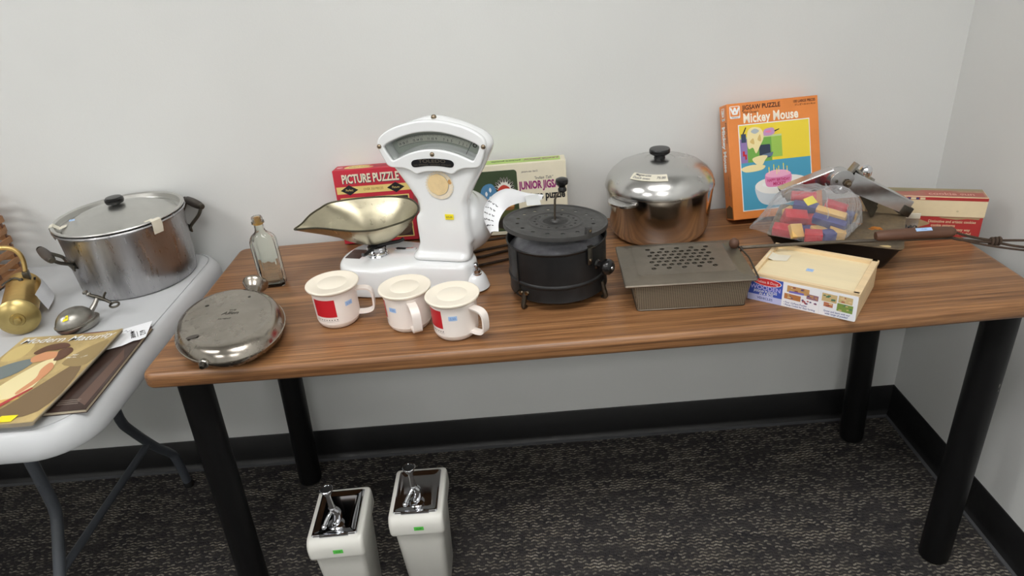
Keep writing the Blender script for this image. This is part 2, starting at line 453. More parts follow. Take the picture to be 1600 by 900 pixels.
def baseboard(name, p0, p1, nrm):
    d = Vector(p1)-Vector(p0); L = d.length; a = math.atan2(d.y, d.x)
    side = 1 if Vector((-math.sin(a), math.cos(a))).dot(Vector(nrm)) > 0 else -1
    prof = [(0, 0.107), (0.003, 0.107), (0.0045, 0.105), (0.0045, 0.022), (0.007, 0.013), (0.013, 0.006)]
    lip = [(0.013, 0.006), (0.019, 0.003), (0.0195, 0.0), (0, 0)]
    mb = MB()
    for pr_, m in ((prof, M_BASE), (lip, M_LIP)):
        v = []; n = len(pr_)
        for x in (0, L): v += [(p0[0]+math.cos(a)*x-math.sin(a)*q[0]*side, p0[1]+math.sin(a)*x+math.cos(a)*q[0]*side, q[1]) for q in pr_]
        mb.add(v, [(i, i+1, n+i+1, n+i) for i in range(n-1)], m)
    return tag(mb.obj(name), kind='structure')
baseboard('baseboard_back', (XL, YB), (XR, YB), (0, -1))
baseboard('baseboard_right', (XR, YB), (XR, YF), (-1, 0))
baseboard('baseboard_left', (XL, YF), (XL, YB), (1, 0))

# ceiling lamps: lit troffers
M_TUBE = make_emit('lit_diffuser', (1.0, 0.99, 0.975, 1), LAMP_STRENGTH)
M_FRAME = mat('white_lamp_frame', lin(235, 235, 235), 0.4)
where = ['over the near end of the brown table', 'over the white folding table', 'in the right of the room behind the camera', 'in the left of the room behind the camera']
for i, (lx, ly) in enumerate(((0.75, -0.95), (-1.55, -0.95), (0.75, -3.0), (-1.55, -3.0))):
    t = thing('ceiling_light', 'lit rectangular ceiling light panel '+where[i], 'light', (lx, ly, ZC), group=None)
    fr = MB().plate([rrect(-0.62, -0.32, 0.62, 0.32, 0.01), rrect(-0.58, -0.28, 0.58, 0.28, 0.005)], M_FRAME, 0.03, 0.002, T_(0, 0, -0.0155)); fr.obj('frame', t)
    MB().box((0, 0, -0.012), (1.16, 0.56, 0.01), M_TUBE).obj('diffuser', t, smooth=False)

# ------------------------------------------------------------------ brown table
TW, TD, TT = 1.7154, 0.5863, 0.036
table = thing('wood_table', 'long brown wood-grain table on four thick black legs against the wall', 'table', (0, 0, 0))
ol = []
for q in rrect(0, 0, TW, TD, 0.022, 5):
    ol.append(q)
bow = []
for i, q in enumerate(ol):
    bow.append(q)
    n = ol[(i+1) % len(ol)]
    if Vector((q[0]-n[0], q[1]-n[1])).length > 0.3:
        for j in range(1, 24):
            t = j/24; bow.append((q[0]+(n[0]-q[0])*t, q[1]+(n[1]-q[1])*t))
ol = [(x, y-0.009*4*(x/TW)*(1-x/TW) if y < 0.02 else y) for x, y in bow]
prof = [(0.008, TOP-TT), (0.003, TOP-TT+0.003), (0, TOP-TT+0.008), (0, TOP-0.012), (0.0012, TOP-0.0075), (0.0045, TOP-0.003), (0.009, TOP-0.0008), (0.014, TOP)]
MB().loops([lvl(inset(ol, d), z) for d, z in prof], M_WOOD).obj('tabletop', table)
LEGS = [((0.052, 0.085), (0.026, 0.08)), ((1.672, 0.075), (1.667, 0.072)), ((0.086, 0.51), (0.045, 0.51)), ((1.650, 0.51), (1.668, 0.51))]
for (t0, b0) in LEGS:
    x0, y0 = t0; x1, y1 = b0; r = 0.0325
    mb = MB()
    pts = [(x0, y0, TOP-TT+0.0005), (x0*.5+x1*.5, y0*.5+y1*.5, 0.36), (x1, y1, 0.012), (x1, y1, 0.004), (x1, y1, 0.0)]
    mb.tube(pts, [r, r, r, r*0.97, r*0.86], M_BLKLEG, 32)
    lg = mb.obj('leg', table, 50)
    pl = MB().box((x0, y0, TOP-TT-0.0025), (0.11, 0.11, 0.006), M_BLKLEG, bevel=0.001).obj('mounting_plate', lg)
# scuffs on the front right leg
mb = MB()
for (sx_, sz, w_, h_) in ((-0.004, 0.09, 0.011, 0.02), (0.006, 0.075, 0.006, 0.012), (-0.012, 0.06, 0.005, 0.01), (0.010, 0.11, 0.004, 0.008), (0.012, 0.52, 0.004, 0.012), (0.013, 0.507, 0.003, 0.005)):
    def cyl(p, X=1.6675 if sz < 0.3 else 1.6708): 
        a = p.x/0.0325; return Vector((X+0.0328*math.sin(a), 0.0735-0.0328*math.cos(a), p.y))
    b = []
    for i in range(9):
        a = 2*PI*i/9; k = 0.6+0.5*random.random(); b.append(cyl(Vector((sx_+w_*.5*k*math.cos(a), sz+h_*.5*k*math.sin(a), 0))))
    MB().add(b, [tuple(range(9))], M_SCUFF).obj('scuff_mark', table, smooth=False)
pass

# ------------------------------------------------------------------ white folding table
fold = thing('folding_table', 'white plastic folding table with grey wishbone legs', 'table', (-0.66, 0.21, 0))
fx0, fx1, fy0, fy1 = -0.62, 0.603, -0.354, 0.366
FT = TOP-0.001
o0 = rrect(fx0, fy0, fx1, fy1, 0.075, 10)
prof = [(0.008, FT-0.052), (-0.020, FT-0.052), (-0.0225, FT-0.048), (-0.022, FT-0.032), (-0.018, FT-0.018), (-0.010, FT-0.006), (-0.004, FT-0.0012), (0, FT-0.0008), (0.0003, FT-0.0035), (0.0024, FT-0.0035), (0.0028, FT-0.0004), (0.006, FT)]
MB().loops([lvl(inset(o0, d), z) for d, z in prof], M_PLAST).obj('tabletop', fold)
mb = MB()
sm = lambda x, z, w: [(x-w/2+w*i/7+random.uniform(-.001, .001), z+random.uniform(-.0012, .0012)) for i in range(8)]
for x, w in ((0.455, 0.012), (0.472, 0.006), (0.482, 0.005)):
    up_ = [(x-w/2+w*i/6, fy0-0.0228, FT-0.030+0.002*math.sin(i)) for i in range(7)]; dn = [(p[0], p[1], p[2]-0.003) for p in up_]
    MB().add(up_+dn[::-1], [tuple(range(14))], M_INK).obj('scuff_mark', fold, smooth=False)
def fold_leg(xc):
    fr = MB()
    yb = [(0.150, FT-0.045), (0.150, 0.43), (0.153, 0.375), (0.170, 0.335), (0.235, 0.225), (0.285, 0.158), (0.303, 0.125), (0.312, 0.06), (0.316, 0.012)]
    parts = []
    for s in (1, -1):
        t = MB().tube([(xc, s*y, z) for y, z in yb], 0.0125, M_GREYLEG, 16, smooth=4)
        lg = t.obj('leg', fold, 50)
        MB().lathe([(0, 0), (0.0135, 0), (0.0142, 0.004), (0.0142, 0.018), (0.0132, 0.02), (0.0125, 0.02)], M_RUB, 20, T_(xc, s*0.3165, 0)).obj('foot_cap', lg)
        MB().lathe([(0, -0.0005), (0.003, -0.0005), (0.003, 0.0012), (0, 0.002)], M_GREYLEG, 10, T_(xc, s*0.150-0.0123, 0.45) @ RX(PI/2)).obj('rivet', lg)
    MB().tube([(xc, -0.222, 0.249), (xc, 0.222, 0.249)], 0.0095, M_GREYLEG, 14).obj('crossbar', fold)
    MB().tube([(xc, -0.2, FT-0.045), (xc, 0.2, FT-0.045)], 0.0125, M_GREYLEG, 14).obj('top_rail', fold)
fold_leg(0.325); fold_leg(-0.36)

# ------------------------------------------------------------------ things on the folding table
# big aluminium stockpot
pot = thing('stockpot', 'big worn aluminium stockpot with lid and two wooden bail handles on the white folding table', 'pot', (-0.2007, 0.4546, TOP))
rb, rt_, hh = 0.1294, 0.1385, 0.160
MB().lathe([(0, 0), (rb-0.010, 0), (rb-0.003, 0.002), (rb, 0.008), (rb+0.003, 0.05), (rt_-0.0015, hh-0.008), (rt_, hh-0.004), (rt_+0.0045, hh-0.003), (rt_+0.006, hh), (rt_+0.0045, hh+0.003), (rt_-0.001, hh+0.003), (rt_-0.003, hh), (rt_-0.004, hh-0.01), (rb-0.003, 0.01), (0, 0.004)], M_ALU, 96).obj('body', pot)
lid = MB().lathe([(rt_-0.006, hh-0.002), (rt_-0.001, hh+0.0058), (rt_+0.0035, hh+0.0058), (rt_+0.0055, hh+0.0078), (rt_+0.0042, hh+0.0102), (rt_-0.000, hh+0.0110), (rt_-0.0035, hh+0.0085), (rt_-0.006, hh-0.004), (rt_-0.013, hh-0.0055), (rt_-0.017, hh-0.003), (0.09, hh+0.0135), (0.05, hh+0.0240), (0.02, hh+0.029), (0, hh+0.029)], M_ALULID, 96).obj('lid', pot)
MB().lathe([(0, hh+0.027), (0.010, hh+0.027), (0.010, hh+0.032), (0.019, hh+0.034), (0.021, hh+0.039), (0.0205, hh+0.044), (0.017, hh+0.0475), (0, hh+0.0485)], M_BAKE, 36).obj('knob', lid)
for (ang, w_) in ((205, 0.02), (-32, 0.02)):
    a = math.radians(ang)
    def tp(u, v, a=a):
        r_ = [rt_-0.028, rt_-0.012, rt_-0.001, rt_+0.0066, rt_+0.0068, rt_+0.003][int(v*5+.5)]; z_ = [hh+0.0045, hh+0.001, hh+0.0116, hh+0.0095, hh-0.004, hh-0.022][int(v*5+.5)]
        t = a+(u-.5)*0.17; return (r_*math.cos(t), r_*math.sin(t), z_)
    MB().grid(tp, 4, 5, M_TAPE).obj('tape_strip', lid)
tag(MB().rect(-0.006, -0.004, 0.006, 0.004, M_SKYB, T_(-0.078, -0.055, hh+0.0175) @ RZ(.4) @ RX(.16), 0.001).obj('price_sticker', lid), 'small pale blue sticker')
def bail(ang, tilt):
    a = math.radians(ang); base = RZ(a)
    mb = MB()
    zh = 0.108
    r0 = rb+0.005
    for s in (-1, 1):
        mb.tube([(r0-0.001, s*0.030, zh-0.02), (r0+0.004, s*0.036, zh-0.01), (r0+0.024, s*0.046, zh-.004+tilt*0.5), (r0+0.036, s*0.047, zh+tilt)], 0.0042, M_DARKP, 8, xf=base, smooth=4)
    mb.box((r0+0.0008, 0, zh-0.02), (0.004, 0.075, 0.018), M_DARKP, base, 0.0015)
    for s in (-1, 1): mb.lathe([(0, 0.004), (0.006, 0.003), (0.008, 0), (0.008, -0.003), (0, -0.003)], M_DARKP, 14, base @ T_(r0+0.036, s*0.049, zh+tilt) @ RX(-s*PI/2))
    h = mb.obj('handle_bracket', pot)
    MB().tube([(r0+0.036, y, zh+tilt) for y in (-0.045, -0.036, -0.02, 0, 0.02, 0.036, 0.045)], [0.0065, 0.0095, 0.0105, 0.011, 0.0105, 0.0095, 0.0065], M_OLDWOOD, 16, xf=base).obj('grip', h)
bail(224, 0.017); bail(44, 0.030)

# brass lamp lying on its side
lampd = Vector((-0.105, 0.198, 0)).normalized()
la = math.atan2(lampd.y, lampd.x)
lamp = thing('brass_lamp', 'brass desk lamp with a cylindrical shade and bent arm lying on the folding table', 'lamp', (-0.339, 0.205, TOP+0.0415), (0, 0, la-PI/2))
AX = RX(-PI/2)   # lathe axis -> +Y
r_ = 0.0345
sh = MB().lathe([(r_-0.001, -0.002), (r_, 0), (r_, 0.172), (r_+0.0012, 0.174), (r_+0.0012, 0.178), (r_-0.001, 0.179), (r_-0.0025, 0.175), (r_-0.0025, 0.002)], M_BRASS, 48, AX).obj('shade', lamp)
cap = MB().lathe([(0, -0.018), (0.014, -0.016), (0.026, -0.012), (0.037, -0.006), (0.0405, -0.002), (0.0405, 0.001), (0.036, 0.003), (0, 0.003)], M_BRASSD, 48, AX).obj('end_cap', lamp)
MB().lathe([(0, -0.027), (0.006, -0.026), (0.0075, -0.024), (0.0075, -0.019), (0.013, -0.019), (0.0145, -0.016), (0.0145, -0.014), (0, -0.014)], M_BRASSD, 28, AX).obj('finial', cap)
MB().lathe([(0, 0.176), (r_-0.002, 0.176), (r_-0.002, 0.178), (0, 0.179)], M_DARK, 32, AX).obj('inner_disc', sh)
mb = MB()
for a in (-0.45, 0.95): mb = MB().box((r_*math.sin(a), 0.155, r_*math.cos(a)), (0.006, 0.014, 0.0025), M_DARK, bevel=0.0008, xf=I4); mb.obj('vent_slot', lamp)
MB().box((0.018, 0.150, r_-0.001), (0.013, 0.022, 0.022), M_DARKP, bevel=0.002).obj('swivel_block', lamp)
MB().tube([(0.018, 0.152, r_+0.006), (0.022, 0.157, r_+0.030), (0.020, 0.160, r_+0.050), (0.006, 0.163, r_+0.066), (-0.025, 0.160, r_+0.072), (-0.12, 0.135, r_+0.074), (-0.22, 0.1, r_+0.06), (-0.3, 0.07, r_+0.01), (-0.33, 0.055, -0.0345)], 0.0052, M_BRASS, 14, smooth=6).obj('arm', lamp)
MB().tube([(0.006, 0.130, r_+0.001), (-0.006, 0.140, r_+0.003), (-0.026, 0.152, 0.028), (-0.036, 0.163, 0.020)], 0.0022, M_DARKP, 8, smooth=4).obj('wire_clip', lamp)
MB().lathe([(0, 0.006), (0.004, 0.005), (0.005, 0.002), (0.005, 0), (0, 0)], M_DARKP, 14, T_(0.008, 0.127, r_-0.0022)).obj('screw', lamp)
def tagf(u, v): return (r_+0.002+0.010*u+.006*math.sin(4*v), 0.168-0.100*v+.01*u, 0.020-0.046*u-0.006*v)
tagn = MB().grid(tagf, 8, 8, M_PAPER).obj('paper_tag', lamp)
tag(tagn, 'white paper tag')

# slatted basket at the left edge
bsk = thing('splint_basket', 'brown wooden slatted basket at the left edge on the folding table', 'basket', (-0.792, 0.452, TOP))
M_SPLINT = mat('brown_splint', lin(156, 112, 74), 0.5, vary=0.25, vscale=14, stretch=(1, 1, 5))
M_SPLINTD = mat('dark_splint', lin(104, 68, 48), 0.5, vary=0.25, vscale=14, stretch=(5, 5, 1))
hw, hd = 0.245, 0.105
for k in range(8):
    z = 0.014+k*0.027
    flare = 1+0.02*k/6
    lp = rrect(-hw*flare, -hd*flare, hw*flare, hd*flare, 0.03, 6)
    pts = []
    n = len(lp)
    L = []
    for i, p in enumerate(lp):
        q = lp[(i+1) % n]; d = Vector((q[0]-p[0], q[1]-p[1])).length; m_ = max(1, int(d/0.02))
        L += [(p[0]+(q[0]-p[0])*j/m_, p[1]+(q[1]-p[1])*j/m_) for j in range(m_)]
    w = [0.0022*math.sin(2*PI*i/4+k*PI) for i in range(len(L))]
    mb = MB(); n = len(L); v = []
    ins = [inset(L, 0)[i] for i in range(n)]
    nrm = inset(L, 1.0)
    for (dd, dz) in ((0.0016, -0.0072), (0.0016, 0.0072), (-0.0016, 0.0072), (-0.0016, -0.0072)):
        for i in range(n):
            nx, ny = (L[i][0]-nrm[i][0]), (L[i][1]-nrm[i][1]); l_ = math.hypot(nx, ny) or 1
            v.append((L[i][0]+nx/l_*(dd+w[i]), L[i][1]+ny/l_*(dd+w[i]), z+dz))
    f = []
    for a in range(4):
        for i in range(n): j = (i+1) % n; f.append((a*n+i, a*n+j, ((a+1) % 4)*n+j, ((a+1) % 4)*n+i))
    mb.add(v, f, M_SPLINT if k < 8 else M_SPLINTD); mb.obj('horizontal_slat', bsk)
for i in range(16):
    lp = rrect(-hw*1.01, -hd*1.01, hw*1.01, hd*1.01, 0.03, 6)
    tot = [0]
    for a in range(len(lp)): tot.append(tot[-1]+math.hypot(lp[(a+1) % len(lp)][0]-lp[a][0], lp[(a+1) % len(lp)][1]-lp[a][1]))
    t = tot[-1]*(i+.5)/16; a = max(j for j in range(len(lp)) if tot[j] <= t); q = (t-tot[a])/(tot[a+1]-tot[a]); p0, p1 = lp[a], lp[(a+1) % len(lp)]
    x, y = p0[0]+(p1[0]-p0[0])*q, p0[1]+(p1[1]-p0[1])*q; an = math.atan2(p1[1]-p0[1], p1[0]-p0[0])
    MB().box((0, 0, 0.109), (0.012, 0.003, 0.216), M_SPLINTD, T_(x*0.985, y*0.985, 0) @ RZ(an), 0.0008).obj('upright_slat', bsk)
for i, fx in enumerate((.66, .76, .86, .96)):
    MB().box((hw*fx, -hd-.0052+(.012 if i == 3 else 0), 0.109), (0.015, 0.003, 0.218), M_SPLINTD, bevel=.0008).obj('upright_slat', bsk)
MB().box((0, 0, 0.003), (hw*1.95, hd*1.92, 0.006), M_SPLINT, bevel=0.002).obj('bottom', bsk)

# pewter mould with hinge clamp
mould = thing('metal_mould', 'egg-shaped pewter mould with hinged clamp and yellow sticker in front of the stockpot', 'mould', (-0.222, 0.208, TOP), (0, 0, 0.95))
MSC = Matrix.Diagonal((.76, .78, .80, 1))
MB().lathe([(0, 0), (0.6, 0.0), (0.85, 0.004), (0.97, 0.013), (1.0, 0.019), (1.0, 0.021), (0.93, 0.022), (0, 0.02)], M_DULLP, 48, MSC @ Matrix.Diagonal((0.058, 0.044, 1, 1))).obj('lower_shell', mould)
up_s = MB().lathe([(0.97, 0.021), (0.99, 0.022), (0.99, 0.0245), (0.93, 0.0255), (0.90, 0.032), (0.80, 0.043), (0.62, 0.053), (0.38, 0.0595), (0, 0.062)], M_DULLP, 48, MSC @ T_(-.004, .002, 0) @ Matrix.Diagonal((0.056, 0.042, 1, 1))).obj('upper_shell', mould)
MSX = T_(-0.0235, -0.014, 0.0395) @ RZ(-0.7) @ RX(0.62) @ RY(-0.30)
tag(MB().rect(-0.0065, -0.006, 0.0065, 0.006, M_YEL, MSX, 0.001).text('7.50', 0.006, M_INK, 0, 0, MSX, 0.0016).obj('price_sticker', mould), 'small yellow price sticker')
mb = MB()
mb.tube([(.034, .004, .026), (.046, .006, .034), (.056, .007, .044)], [.0062, .0055, .0045], M_DULLP, 10)
mb.obj('hinge_lug', mould)
CX = T_(0.058, 0.006, 0.046) @ RZ(-1.15) @ Matrix.Scale(.74, 4)
mb = MB().tube([(-0.036, 0, 0.014), (-0.022, 0, 0.006), (0, 0, 0.0), (0.02, 0.0, -0.008), (0.036, 0, -0.018)], [0.004, 0.005, 0.006, 0.005, 0.004], M_DARKP, 10, xf=CX, smooth=5)
mb.tube([(0.015, 0.0, -0.004), (0.022, 0.004, 0.008), (0.026, 0.006, 0.014)], [0.004, 0.003, 0.003], M_DARKP, 8, xf=CX)
mb.lathe([(0, 0.006), (0.006, 0.005), (0.009, 0.001), (0.007, -0.004), (0, -0.005)], M_DULLP, 16, CX @ T_(-0.038, 0, 0.016) @ RY(-.6))
mb.lathe([(0, 0.005), (0.006, 0.004), (0.0075, 0.0), (0.006, -0.004), (0, -0.005)], M_DULLP, 16, CX @ T_(-0.028, 0, 0.010) @ RY(-.6))
cl = mb.obj('clamp_bar', mould)
MB().ring(0.011, 0.0032, M_DARKP, CX @ T_(0.046, 0, -0.024) @ RX(0.25), 28, 8, sx=1.25).obj('clamp_ring', cl)

# books, magazine, papers
dk = thing('dark_magazine', 'dark brown glossy magazine lying under the open-air children cover', 'magazine', (-0.041, -0.106, TOP), (0, 0, 0.035))
M_DKCOV = mat('dark_brown_cover', lin(64, 48, 42), 0.3, vary=0.35, vscale=9)
M_PAGES = mat('paper_pages', lin(196, 184, 160), 0.75, vary=0.15, vscale=300, stretch=(0.05, 0.05, 1))
MB().box((-0.104, 0.140, 0.0035), (0.208, 0.280, 0.005), M_PAGES).obj('pages', dk, smooth=False)
cv = MB().box((-0.105, 0.141, 0.0068), (0.212, 0.284, 0.0012), M_DKCOV, bevel=0.0004).box((-0.105, 0.141, 0.0006), (0.212, 0.284, 0.0011), M_DKCOV)
M_ROSE = P('dusty_rose', 150, 96, 86, .3); M_PALE = P('pale_skin_tone', 222, 196, 156, .3)
cv.rect(-0.2, 0.245, -0.08, 0.280, M_ROSE, off=0.0077)
for (x, y, a, b) in ((-0.13, 0.262, .016, .006), (-0.152, 0.25, .012, .006), (-0.172, 0.268, .014, .005)): cv.disc(x, y, a, b, M_PALE, off=0.0079)
cv.poly([(-0.03, 0.03), (-0.006, 0.01), (-0.004, 0.16), (-0.02, 0.2)], P('umber', 92, 66, 54, .3), off=0.0077)
for k in range(3): cv.rect(-0.06, 0.018+k*0.006, -0.022, 0.0205+k*0.006, P('faint_line', 130, 118, 108), off=0.0078)
cv.obj('cover', dk)

pp = thing('paper_note', 'white handwritten note paper tucked under the magazines by the table edge', 'paper', (0, 0, 0))
notec = [(-0.140, 0.150), (-0.0565, 0.196), (-0.040, 0.128), (-0.049, 0.119), (-0.060, 0.116), (-0.075, 0.100), (-0.118, 0.080)]
mb = MB().plate([notec], M_PAPER, 0.0004, 0, T_(0, 0, TOP+0.0101))
NX = T_(-0.062, 0.142, TOP+0.0106) @ RZ(-1.05)
mb.text('612', 0.015, M_BLACK, 0.0, 0.008, NX, bold=0.01); mb.rect(-0.014, -0.002, 0.013, -0.001, M_BLACK, NX, 0.0002); mb.text('MARIE', 0.012, M_BLACK, -0.004, -0.010, NX, bold=0.01)
mb.rect(-0.008, -0.005, 0.008, 0.006, M_NAVY, T_(-0.118, 0.137, TOP+0.0105) @ RZ(0.45), 0.0002)
mb.rect(-0.004, -0.001, 0.006, 0.001, M_WHITE, T_(-0.118, 0.137, TOP+0.0107) @ RZ(0.9), 0.0002)
mb.tube([(-0.098+0.002*i, 0.158+0.004*math.sin(i*1.3), TOP+0.0106) for i in range(10)], 0.0003, M_INK, 4)
mb.obj('note_sheet', pp)

mg = thing('magazine', 'tan magazine with a cover painting of two children and title across the top', 'magazine', (-0.1000, -0.152, TOP+0.0115), (0, 0, -0.040))
MWd, MHt = 0.213, 0.294
def curl(x, y, z): 
    e = max(0, (x+0.075)/0.075)
    return (x, y, z+0.0055*e*e*max(0, (y-0.1)/0.194) + 0.002*e*e)
def curled(mb, y0, y1, x0, x1, z, m, nx=14, ny=10): mb.grid(lambda u, v: curl(x0+(x1-x0)*u, y0+(y1-y0)*v, z), nx, ny, m)
M_TANCOV = mat('tan_painted_cover', lin(196, 172, 116), 0.4, vscale=10, col2=lin(160, 136, 88))
pg = MB()
for k in range(5):
    z = 0.0012+0.0014*k; dx = 0.0015*math.sin(k*2.1)-0.002*(4-k)*0.4
    def sheet(u, v, z=z, dx=dx): return curl(-MWd+(MWd)*u+dx*u, MHt*v, z)
    pg.grid(sheet, 14, 8, M_PAGES); pg.grid(lambda u, v, z=z, dx=dx: curl(-MWd+(MWd)*(1-u)+dx*(1-u), MHt*v, z-0.0011), 14, 8, M_PAGES)
pg.obj('pages', mg)
cv = MB(); curled(cv, 0, MHt, -MWd, 0.0, 0.0080, M_TANCOV, 20, 16)
W_ = lambda p: Vector(curl(p.x, p.y, p.z))
def pic(pts, m, off=0.0084): cv.add([curl(-MWd+u*MWd, v*MHt, off) for u, v in pts], [tuple(range(len(pts)))], m)
def blob(pts, m, off=0.0084, k=4): pic(smooth2(pts, k), m, off)
M_UMB = P('cover_umber', 118, 96, 66, .45); M_OCH = P('cover_ochre', 206, 184, 122, .45); M_SLATE = P('cover_slate', 112, 122, 122, .45); M_HAIR = P('cover_brown', 92, 58, 40, .45)
M_SKIN = P('cover_skin', 208, 146, 104, .45); M_DRESS = P('cover_dress', 232, 218, 168, .45); M_REDW = P('cover_red', 178, 56, 58, .45); M_DKSL = P('cover_dark_slate', 62, 68, 68, .45)
blob([(.55, .05), (.95, .10), (.98, .45), (.86, .62), (.72, .40), (.62, .2)], M_UMB)
blob([(.70, .62), (.97, .58), (.97, .86), (.8, .8)], P('cover_olive', 150, 128, 84, .45))
blob([(.05, .7), (.22, .72), (.2, .9), (.04, .86)], M_OCH)
blob([(-.0+.02, .45), (.12, .62), (.32, .70), (.40, .66), (.36, .54), (.22, .44), (.10, .36)], M_SLATE, .0086)       # shirt
blob([(.03, .34), (.2, .44), (.26, .40), (.12, .22), (.03, .16)], M_DKSL, .0086)
blob([(.02, .42), (.10, .50), (.08, .36), (.02, .33)], M_SKIN, .0088)
blob([(.40, .52), (.52, .68), (.62, .66), (.66, .50), (.62, .26), (.30, .20), (.32, .34)], M_DRESS, .0086)          # dress
blob([(.30, .20), (.62, .26), (.60, .22), (.32, .16)], P('cover_gold', 214, 178, 104, .45), .0087)
blob([(.58, .64), (.66, .58), (.66, .44), (.60, .30), (.56, .32), (.60, .46), (.56, .56)], M_SKIN, .0088)
blob([(.34, .72), (.42, .78), (.58, .76), (.58, .70), (.46, .66), (.38, .66)], M_SKIN, .0088)                        # faces
blob([(.30, .78), (.36, .86), (.50, .89), (.60, .84), (.52, .80), (.42, .79), (.36, .75)], M_HAIR, .0090)
blob([(.54, .79), (.62, .82), (.68, .77), (.66, .68), (.59, .66), (.57, .72)], M_HAIR, .0090)
pic([(.02, .115), (.55, .125), (.55, .15), (.02, .15)], M_REDW, .0089); pic([(.46, .12), (.66, .36), (.68, .35), (.52, .11)], M_REDW, .0089)
blob([(.36, .02), (.50, .02), (.56, .07), (.48, .1), (.38, .06)], M_REDW, .0089); blob([(.12, .04), (.28, .03), (.3, .08), (.14, .09)], M_DRESS, .0088); blob([(.1, .01), (.2, .0), (.24, .035), (.12, .04)], M_DKSL, .0090)
cv.text('Modern Maturity', 0.0285, M_WHITE, -MWd*0.5, MHt*0.935, off=0.0092, sx=1.0, bold=0.006, shear=0.25, wrap=W_)
cv.text('Home on\nthe road again', 0.008, M_WHITE, -MWd*0.21, MHt*0.70, off=0.0092, sx=0.95, bold=0.01, shear=0.2, wrap=W_)
cv.obj('cover', mg)
tag(MB().add([curl(-0.074, 0.004, .0094), curl(-0.042, 0.004, .0094), curl(-0.040, 0.022, .0094), curl(-0.070, 0.022, .0094)], [(0, 1, 2, 3)], M_YEL).obj('price_sticker', mg), 'small yellow price sticker')

# ------------------------------------------------------------------ metal flask and bottle
fl = thing('hot_water_flask', 'oval nickel-plated metal hot water flask at the front left corner of the brown table', 'flask', (0.1467, 0.1085, TOP), (0, 0, 2.042-PI/2))
egg = []
for i in range(64):
    a = 2*PI*i/64; y = 0.1440*math.sin(a); x = 0.1035*math.cos(a); egg.append((x, y))
sc_ = lambda k, z: [(x*k, y*k, z) for x, y in egg]
MB().loops([sc_(.60, 0), sc_(.74, .0015), sc_(.86, .007), sc_(.95, .016), sc_(.99, .0245), sc_(1.0, .027)], M_PEWTER, cap1=False).obj('lower_shell', fl)
MB().loops([sc_(1.0, .027), sc_(1.012, .0275), sc_(1.012, .0295), sc_(.995, .030), sc_(.975, .037), sc_(.93, .047), sc_(.88, .0515), sc_(.83, .0537), sc_(.805, .0542), sc_(.78, .0538), sc_(.70, .0534), sc_(.4, .0550), sc_(.1, .0556)], M_PEWTER, cap0=False)\
  .text('THE', 0.008, M_DARKP, 0.005, 0.018, T_(0, 0, 0.0556) @ RZ(-.47), 0.0002).text('Allen', 0.016, M_DARKP, 0.0, 0.0, T_(0.006, 0.004, 0.0558) @ RZ(-.47), 0.0002, shear=.3)\
  .text('PATENT', 0.007, M_DARKP, 0.0, -0.016, T_(0.0, 0.0, 0.0556) @ RZ(-.47), 0.0002)\
  .disc(-0.070, -0.050, 0.012, 0.007, mat('dark_stain', lin(104, 98, 92), 0.3, 1.0), T_(0, 0, 0.0543), 0.0004).disc(0.052, 0.058, 0.003, 0.002, M_DARKP, T_(0, 0, 0.0547)).disc(-0.03, 0.07, 0.004, 0.003, M_DARKP, T_(0, 0, 0.0547)).obj('upper_shell', fl)
NK = T_(0.0655, 0.1130, 0.034) @ RZ(-0.42) @ RX(-PI/2+0.42) @ Matrix.Scale(1.25, 4)
nk = MB().lathe([(0.013, -0.01), (0.0135, 0.004), (0.0145, 0.009), (0.019, 0.016), (0.0215, 0.020), (0.0215, 0.0225), (0.019, 0.023), (0.0155, 0.019), (0.0125, 0.012), (0.0115, 0.0)], M_PEWTER, 36, NK).obj('neck', fl)
MB().lathe([(0, 0.008), (0.0118, 0.008), (0.0118, 0.0105), (0, 0.0115)], M_DARKP, 24, NK).obj('stopper', nk)
NZ = T_(-0.0630, -0.1140, 0.028) @ RZ(-0.45) @ RX(PI/2)
nz = MB().lathe([(0, -0.006), (0.0095, -0.006), (0.0095, 0.004), (0.008, 0.006), (0, 0.006)], M_DULLP, 8, NZ).obj('valve_nut', fl, 20)
MB().lathe([(0.0048, 0.004), (0.0052, 0.006), (0.0046, 0.0075), (0.0052, 0.009), (0.0046, 0.0105), (0.0052, 0.012), (0.0044, 0.014), (0.0032, 0.0145), (0.0032, 0.010), (0, 0.010)], M_DARKP, 20, NZ).obj('valve_stem', nz)

bt = thing('glass_bottle', 'tall clear glass medicine bottle standing behind the metal flask', 'bottle', (0.160, 0.346, TOP), (0, 0, 0.10))
def bsec(w, d, z, c): return lvl([(w-c, -d), (w, -d+c), (w, d-c), (w-c, d), (-w+c, d), (-w, d-c), (-w, -d+c), (-w+c, -d)], z) if c else None
def rsec(w, d, z, k):   # blend octagonal panel section (k=0) to circle (k=1)
    o = []
    c = 0.006
    base = [(w-c, -d), (w, -d+c), (w, d-c), (w-c, d), (-w+c, d), (-w, d-c), (-w, -d+c), (-w+c, -d)]
    pts = []
    for i in range(8):
        p, q = base[i], base[(i+1) % 8]
        for j in range(4): pts.append((p[0]+(q[0]-p[0])*j/4, p[1]+(q[1]-p[1])*j/4))
    for p in pts:
        a = math.atan2(p[1]/d, p[0]/w); o.append((p[0]*(1-k)+w*math.cos(a)*k, p[1]*(1-k)+d*math.sin(a)*k, z))
    return o
W0, D0 = 0.0275, 0.0175
